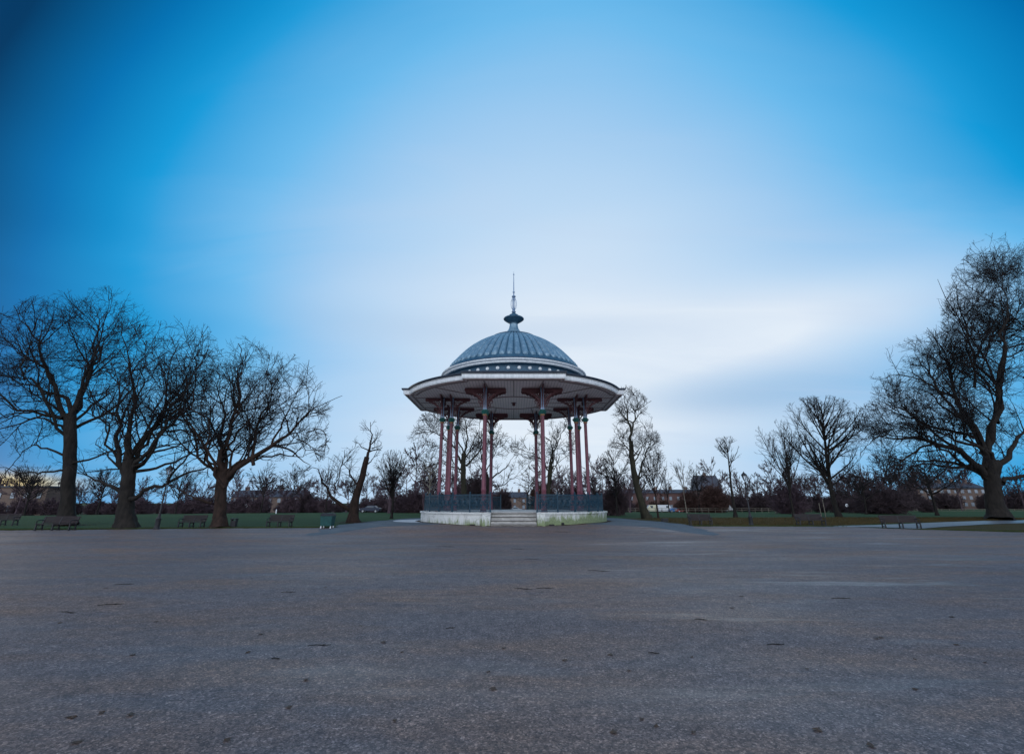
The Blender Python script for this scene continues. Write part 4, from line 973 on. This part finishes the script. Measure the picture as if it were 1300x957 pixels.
def lamp_post(px, y, ytop, label):
    p = at(px, y); H = atY(px-(px-XC)*.03, ytop, p.y).z; k = H/4.2
    th = empty('lamp_post', p, label, 'street lamp', 0, 'black lantern lamp posts')
    m = MB(); m.lathe([(.19*k, -.02), (.19*k, .10*k), (.15*k, .14*k), (.15*k, .62*k), (.17*k, .66*k), (.12*k, .72*k), (.10*k, .80*k)], 12); m.build('pedestal', M['iron_black'], th, 35)
    m = MB(); m.lathe([(.085*k, .78*k), (.06*k, 1.2*k), (.065*k, 1.24*k), (.05*k, 1.28*k), (.038*k, 3.2*k), (.06*k, 3.24*k), (.06*k, 3.28*k), (.035*k, 3.32*k), (.03*k, 3.48*k)], 12); m.bar((-.3*k, 0, 3.2*k), (.3*k, 0, 3.2*k), .025*k); m.build('post', M['iron_black'], th, 35)
    ln = MB()
    for a in range(4):
        t = PI/4+a*PI/2; ln.bar((.09*k*math.cos(t), .09*k*math.sin(t), 3.5*k), (.21*k*math.cos(t), .21*k*math.sin(t), 3.88*k), .022*k)
    ln.lathe([(.03*k, 3.46*k), (.10*k, 3.49*k), (.10*k, 3.52*k), (.03*k, 3.52*k)], 8)
    ln.lathe([(.24*k, 3.87*k), (.24*k, 3.90*k), (.17*k, 3.99*k), (.09*k, 4.05*k), (.08*k, 4.09*k), (.03*k, 4.11*k), (.035*k, 4.15*k), (.005*k, 4.2*k)], 8)
    lt = ln.build('lantern', M['iron_black'], th)
    g_ = MB(); c0 = [(.085*k*math.cos(PI/4+a*PI/2), .085*k*math.sin(PI/4+a*PI/2), 3.525*k) for a in range(4)]; c1 = [(.20*k*math.cos(PI/4+a*PI/2), .20*k*math.sin(PI/4+a*PI/2), 3.865*k) for a in range(4)]
    g_.add(c0+c1, [(a, (a+1) % 4, 4+(a+1) % 4, 4+a) for a in range(4)]); g_.build('glass', M['lantern_glass'], lt)
    return th
m_, nt_, b_ = newmat('lantern_glass'); b_.inputs['Base Color'].default_value = (.75, .8, .85, 1); b_.inputs['Transmission Weight'].default_value = .8; b_.inputs['Roughness'].default_value = .25; M['lantern_glass'] = m_
nz_ = noise(nt_, objco(nt_), 8, 3); bump(nt_, b_, nz_, .05)
lamp_post(954, 667.3, 598, 'black lantern lamp post between the two benches on the right')
lamp_post(198.5, 671.8, 589, 'black lantern lamp post beside the spreading tree on the left')

p = at(415, 670.2); th = empty('recycling_bin', p, 'large dark green bin on short pale legs at the left tip of the tarmac mound', 'bin')
w = wd_px(15, p.y)/2
m = MB(); m.add([(-w*.86, -.35, .16), (w*.86, -.35, .16), (w*.86, .35, .16), (-w*.86, .35, .16), (-w, -.42, .86), (w, -.42, .86), (w, .42, .86), (-w, .42, .86)], [(3, 2, 1, 0), (4, 5, 6, 7), (0, 1, 5, 4), (1, 2, 6, 5), (2, 3, 7, 6), (3, 0, 4, 7)]); m.build('body', M['green_bin'], th, bevel=.02)
m = MB(); m.add([(-w*1.05, -.46, .865), (w*1.05, -.46, .865), (w*1.05, .46, .865), (-w*1.05, .46, .865), (-w*.9, -.3, 1.04), (w*.9, -.3, 1.04), (w*.9, .3, 1.04), (-w*.9, .3, 1.04)], [(3, 2, 1, 0), (4, 5, 6, 7), (0, 1, 5, 4), (1, 2, 6, 5), (2, 3, 7, 6), (3, 0, 4, 7)]); m.build('lid', M['iron_black'], th, bevel=.02)
for x in (-1, 1):
    for y in (-1, 1):
        m = MB(); m.box(x*w*.8-.035, x*w*.8+.035, y*.28-.035, y*.28+.035, 0, .157); m.build('leg', M['lampwhite'], th)
p = at(296, 669.6); th = empty('litter_bin', p, 'small square black litter bin right of the low forking tree', 'bin')
m = MB(); m.box(-.18, .18, -.18, .18, .06, .50); m.build('body', M['iron_black'], th, bevel=.01)
m = MB(); m.box(-.21, .21, -.21, .21, .60, .66); m.build('hood', M['iron_black'], th, bevel=.01)
for x in (-.17, .17):
    m = MB(); m.box(x-.03, x+.03, -.14, .14, 0, .60); m.build('side_post', M['iron_black'], th)
p = at(844, 662.2); th = empty('ground_box', p, 'low black box on the grass behind the right side of the mound', 'utility box')
m = MB(); m.box(-.3, .3, -.2, .2, 0, .26); m.build('body', M['iron_black'], th, bevel=.015)
m = MB(); m.box(-.33, .33, -.23, .23, .262, .31); m.build('lid', M['iron_black'], th, bevel=.01)
# marker posts
def marker(px, Y, h, r, label):
    p = onground(px, Y); m = MB(); m.lathe([(r, -.05), (r, h*.9), (r*.7, h), (0, h*1.02)], 10); o = m.build('marker_post', M['lampwhite'], None, 40); o.location = p; tag(o, label, 'post')
marker(350.3, 95, .75, .10, 'short white post on the lawn above the second bench')
for px, Y, lab in ((311.5, 130, 'white round sign on a pole beyond the square litter bin'), (1077, 120, 'white round sign right of the large rounded tree trunk')):
    th = empty('round_sign', onground(px, Y), lab, 'sign')
    m = MB(); m.lathe([(.04, -.05), (.035, 1.9)], 8); m.build('pole', M['iron_black'], th, 40)
    m = MB(); m.tube([(0, -.07, 1.75), (0, -.045, 1.75)], .36, 20); m.build('disc', M['lampwhite'], th)
# stakes and low fence on the right lawn
for px, h in ((1043, 1.75), (1048.5, 2.2)):
    p = onground(px, 66); m = MB(); m.tube([(0, 0, -.05), (0, 0, h)], [.05, .045], 8); o = m.build('tree_stake', M['bark_pale'], None, 40); o.location = p
    tag(o, 'shorter of two pale stakes left of the large rounded tree' if h < 2 else 'taller of two pale stakes left of the large rounded tree', 'stake', 'pale stakes on the right lawn')
def fence(px0, px1, Y, n, h, label):
    a = onground(px0, Y); b = onground(px1, Y); th = empty('rail_fence', a, label, 'fence')
    for k in range(n+1):
        q = (b-a)*k/n; m = MB(); m.box(-.045, .045, -.045, .045, -.1, h, c=(q.x, q.y)); m.build('post', M['bark_pale'], th)
    for z in (h*.5, h*.92):
        m = MB(); m.bar((0, -.06, z), ((b-a).x, (b-a).y-.06, z), .03, .07); m.build('rail', M['bark_pale'], th)
fence(790, 1010, 118, 26, .95, 'low pale rail fence in front of the parked vans')
fence(1020, 1330, 140, 30, .95, 'low pale rail fence at the back of the right lawn')

# twigs and leaves dropped on the gravel
lg = random.Random(3)
def litter(x, y, kind, s, rz):
    z = .004+float(hill(x, y)); m = MB()
    if kind == 't':
        pts = [(-.5*s, 0, .008), (-.15*s, .05*s, .012), (.2*s, -.03*s, .010), (.5*s, .04*s, .008)]; m.tube(pts, [.004, .006, .006, .003], 5); m.tube([(.1*s, 0, .01), (.25*s, .15*s, .012)], [.004, .002], 4)
        o = m.build('fallen_twig', M['bark'], None); tag(o, 'small dark fallen twig on the gravel', 'twig', 'fallen twigs on the gravel')
    else:
        n = 9; V = [(0, 0, .012)]
        for k in range(n):
            a = 2*PI*k/n; r = s*.5*(1.0 if k % 2 else .55); V.append((r*math.cos(a), r*.8*math.sin(a), .004+.012*lg.random()))
        m.add(V, [(0, 1+k, 1+(k+1) % n) for k in range(n)]); o = m.build('fallen_leaf', M['dead_leaf'], None); tag(o, 'brown wet fallen leaf on the gravel', 'leaf', 'fallen leaves on the gravel')
    o.location = (x, y, z); o.rotation_euler = (0, 0, rz)
M['dead_leaf'] = simple('dead_leaf', (.03, .016, .008), (.09, .045, .02), 30, .6, .1)
for i in range(54):
    px = lg.uniform(10, 1290); py = lg.uniform(684, 950)**1; q = at(px, py); litter(q.x, q.y, 'l', lg.uniform(.05, .10)*(1+q.y*.04), lg.uniform(0, 6))
for px, py, s in ((140, 768, .4), (86, 778, .35), (366, 752, .3), (565, 694, .9), (664, 748, .4), (692, 747, .4), (714, 678, 1.1), (657, 697, .6), (760, 725, .6), (405, 820, .3), (985, 819, .25), (890, 787, .2), (350, 837, .12), (572, 798, .15), (830, 830, .14), (1068, 760, .4), (675, 710, .5), (158, 742, .4)):
    q = at(px, py); litter(q.x, q.y, 't', s, lg.uniform(-.4, .4))

# drifts of small dead leaves against the plinth foot and under the big trees
g = np.random.default_rng(9); n = 5200
a = g.uniform(0, 2*PI, n); r = (6.52+np.abs(g.normal(0, .14, n)))*S; lx = BX+r*np.sin(a); ly = BY-r*np.cos(a); k = (np.abs(lx) > 1.9*S) | (ly > BY)
px_, py_ = [lx[k]], [ly[k]]
px_.append(g.uniform(-1.6, 1.6, 500)*S); py_.append(BY-(6.84+np.abs(g.normal(0, .10, 500)))*S)
for c0 in (at(84, 667), at(160, 671), at(277, 670), at(449, 663.5)):
    r = .5+np.abs(g.normal(0, .9, 900)); a = g.uniform(0, 2*PI, 900); px_.append(c0.x+r*np.cos(a)); py_.append(c0.y+r*np.sin(a)*.8)
lx, ly = np.concatenate(px_), np.concatenate(py_); n = len(lx); s0 = g.uniform(.02, .05, n); a = g.uniform(0, 2*PI, n); lz = hill(lx, ly)+.016
V = np.stack([np.stack([lx+s0*np.cos(a+q), ly+s0*.7*np.sin(a+q), lz+g.uniform(0, .03, n)], 1) for q in (0, 1.7, 3.3, 4.8)], 1).reshape(-1, 3)
tag(npmesh('leaf_litter', V, np.arange(4*n).reshape(-1, 4), M['dead_leaf'], smooth=False), 'small dead leaves drifted against the plinth foot and tree feet', 'leaf litter', kind='stuff')

# ------------------------------------------------------------------ WORLD, LIGHT, CAMERA
w = bpy.data.worlds.new('World'); scn.world = w; w.use_nodes = True; nt = w.node_tree
bg = nt.nodes['Background']; tc = nt.nodes.new('ShaderNodeTexCoord').outputs['Generated']
SUN_EL, SUN_AZ = R_(4), R_(-50)            # low, behind the trees on the left; azimuth from +Y, clockwise positive
sky = nt.nodes.new('ShaderNodeTexSky'); sky.sky_type = 'NISHITA'; sky.sun_disc = False; sky.sun_elevation = SUN_EL; sky.sun_rotation = SUN_AZ
sky.air_density = 1.2; sky.dust_density = .6; sky.ozone_density = 3.0
s_ = nt.nodes.new('ShaderNodeSeparateXYZ'); nt.links.new(tc, s_.inputs[0]); X_, Y_, Z_ = s_.outputs
m1 = lambda op, a, b=None, c=None, clamp=False: math_(nt, op, a, b, c, clamp)
yy = m1('MAXIMUM', Y_, .08); A_ = m1('DIVIDE', X_, yy)
hz = m1('SQRT', m1('ADD', m1('MULTIPLY', X_, X_), m1('MULTIPLY', Y_, Y_))); E_ = m1('DIVIDE', Z_, m1('MAXIMUM', hz, .05))
def gau(a0, sa, e0, se):
    a = m1('DIVIDE', m1('SUBTRACT', A_, a0), sa); e = m1('DIVIDE', m1('SUBTRACT', E_, e0), se)
    return m1('EXPONENT', m1('MULTIPLY', m1('ADD', m1('MULTIPLY', a, a), m1('MULTIPLY', e, e)), -1))
def dirdot(v):
    v = Vector(v).normalized(); d = nt.nodes.new('ShaderNodeVectorMath'); d.operation = 'DOT_PRODUCT'; nt.links.new(tc, d.inputs[0]); d.inputs[1].default_value = v; return d.outputs['Value']
# thin cloud deck seen in perspective (streaks converge to the horizon)
zz = m1('ADD', m1('ABSOLUTE', Z_), .22); cb = nt.nodes.new('ShaderNodeCombineXYZ')
nt.links.new(m1('DIVIDE', X_, zz), cb.inputs[0]); nt.links.new(m1('DIVIDE', Y_, zz), cb.inputs[1])
n1 = noise(nt, mapping(nt, cb.outputs[0], (.55, 1.25, 1), (1.3, .4, 0)), .9, 3, .45, .5)
n2 = noise(nt, mapping(nt, cb.outputs[0], (.5, .7, 1), (7.1, 3.2, 0)), .6, 2, .4, .3)
ctr = dirdot((.07, .985, .26))
k = m1('ADD', ctr, m1('MULTIPLY', m1('SUBTRACT', n1, .5), .12))
k = m1('ADD', k, m1('MULTIPLY', m1('SUBTRACT', n2, .5), .10))
k = m1('ADD', k, m1('MULTIPLY', gau(.80, .55, .33, .085), .125))
k = m1('SUBTRACT', k, m1('MULTIPLY', gau(.60, .30, .19, .05), .045))
k = m1('SUBTRACT', k, m1('MULTIPLY', gau(-.55, .35, .28, .10), .05))
k01 = m1('MULTIPLY_ADD', k, .5, .5)          # -1..1 -> 0..1
crp = ramp(nt, k01, [(.0, (1.9, 2.05, 2.35)), (.22, (1.5, 1.65, 1.95)), (.42, (.62, .80, 1.08)), (.62, (.0, .10, .30)), (.765, (.0, .040, .125)), (.805, (.0, .175, .47)), (.842, (.006, .34, .73)), (.885, (.15, .51, .88)), (.922, (.36, .62, .91)), (.955, (.52, .72, .94)), (.985, (.68, .81, .96)), (1.0, (.80, .89, .99))])
crp = mixc(nt, m1('MULTIPLY', m1('ADD', gau(.55, .30, .20, .045), m1('MULTIPLY', gau(-.15, .5, .36, .05), .5)), m1('MULTIPLY_ADD', n1, 1.2, -.1, clamp=True), clamp=True), crp, (.33, .52, .76))
n3 = noise(nt, mapping(nt, cb.outputs[0], (.9, 3.2, 1), (4, 8, 0)), 1.1, 5, .55, .8)
crp = mixc(nt, m1('MULTIPLY', m1('MULTIPLY', ramp(nt, n3, [(.45, (0, 0, 0)), (.75, (1, 1, 1))]), ramp(nt, k01, [(.83, (0, 0, 0)), (.93, (1, 1, 1))])), .26), crp, (.55, .68, .88))
glow = gau(-1.02, .13, .026, .013)
c = mixc(nt, m1('MULTIPLY', glow, .85, clamp=True), crp, (.95, .78, .34))
nis = mixc(nt, 1., sky.outputs[0], (.10, .10, .12), 'MULTIPLY')
c2 = mixc(nt, .05, c, nis)
nt.links.new(c2, bg.inputs['Color']); bg.inputs['Strength'].default_value = 1.0

sd = bpy.data.lights.new('Sun', 'SUN'); sd.energy = .3; sd.angle = R_(12); sd.color = (1, .86, .68)
so = bpy.data.objects.new('Sun', sd); col.objects.link(so)
dv = Vector((math.sin(SUN_AZ)*math.cos(SUN_EL), math.cos(SUN_AZ)*math.cos(SUN_EL), math.sin(SUN_EL)))
so.rotation_euler = dv.to_track_quat('Z', 'Y').to_euler(); so.location = (-30, 30, 30)

cd = bpy.data.cameras.new('Camera'); co = bpy.data.objects.new('Camera', cd); col.objects.link(co); scn.camera = co
cd.sensor_width = 36; cd.sensor_fit = 'HORIZONTAL'; cd.lens = F_/1300*36
cd.shift_y = -(478.5-434)/1300; cd.shift_x = -(XC-650)/1300
cd.clip_start = .05; cd.clip_end = 8000
co.location = (0, 0, H_); co.rotation_euler = (PI/2+P_, 0, 0)
scn.render.engine = 'CYCLES'
scn.view_settings.view_transform = 'Standard'; scn.view_settings.look = 'None'; scn.view_settings.exposure = 0; scn.view_settings.gamma = 1
scn.view_settings.use_curve_mapping = False
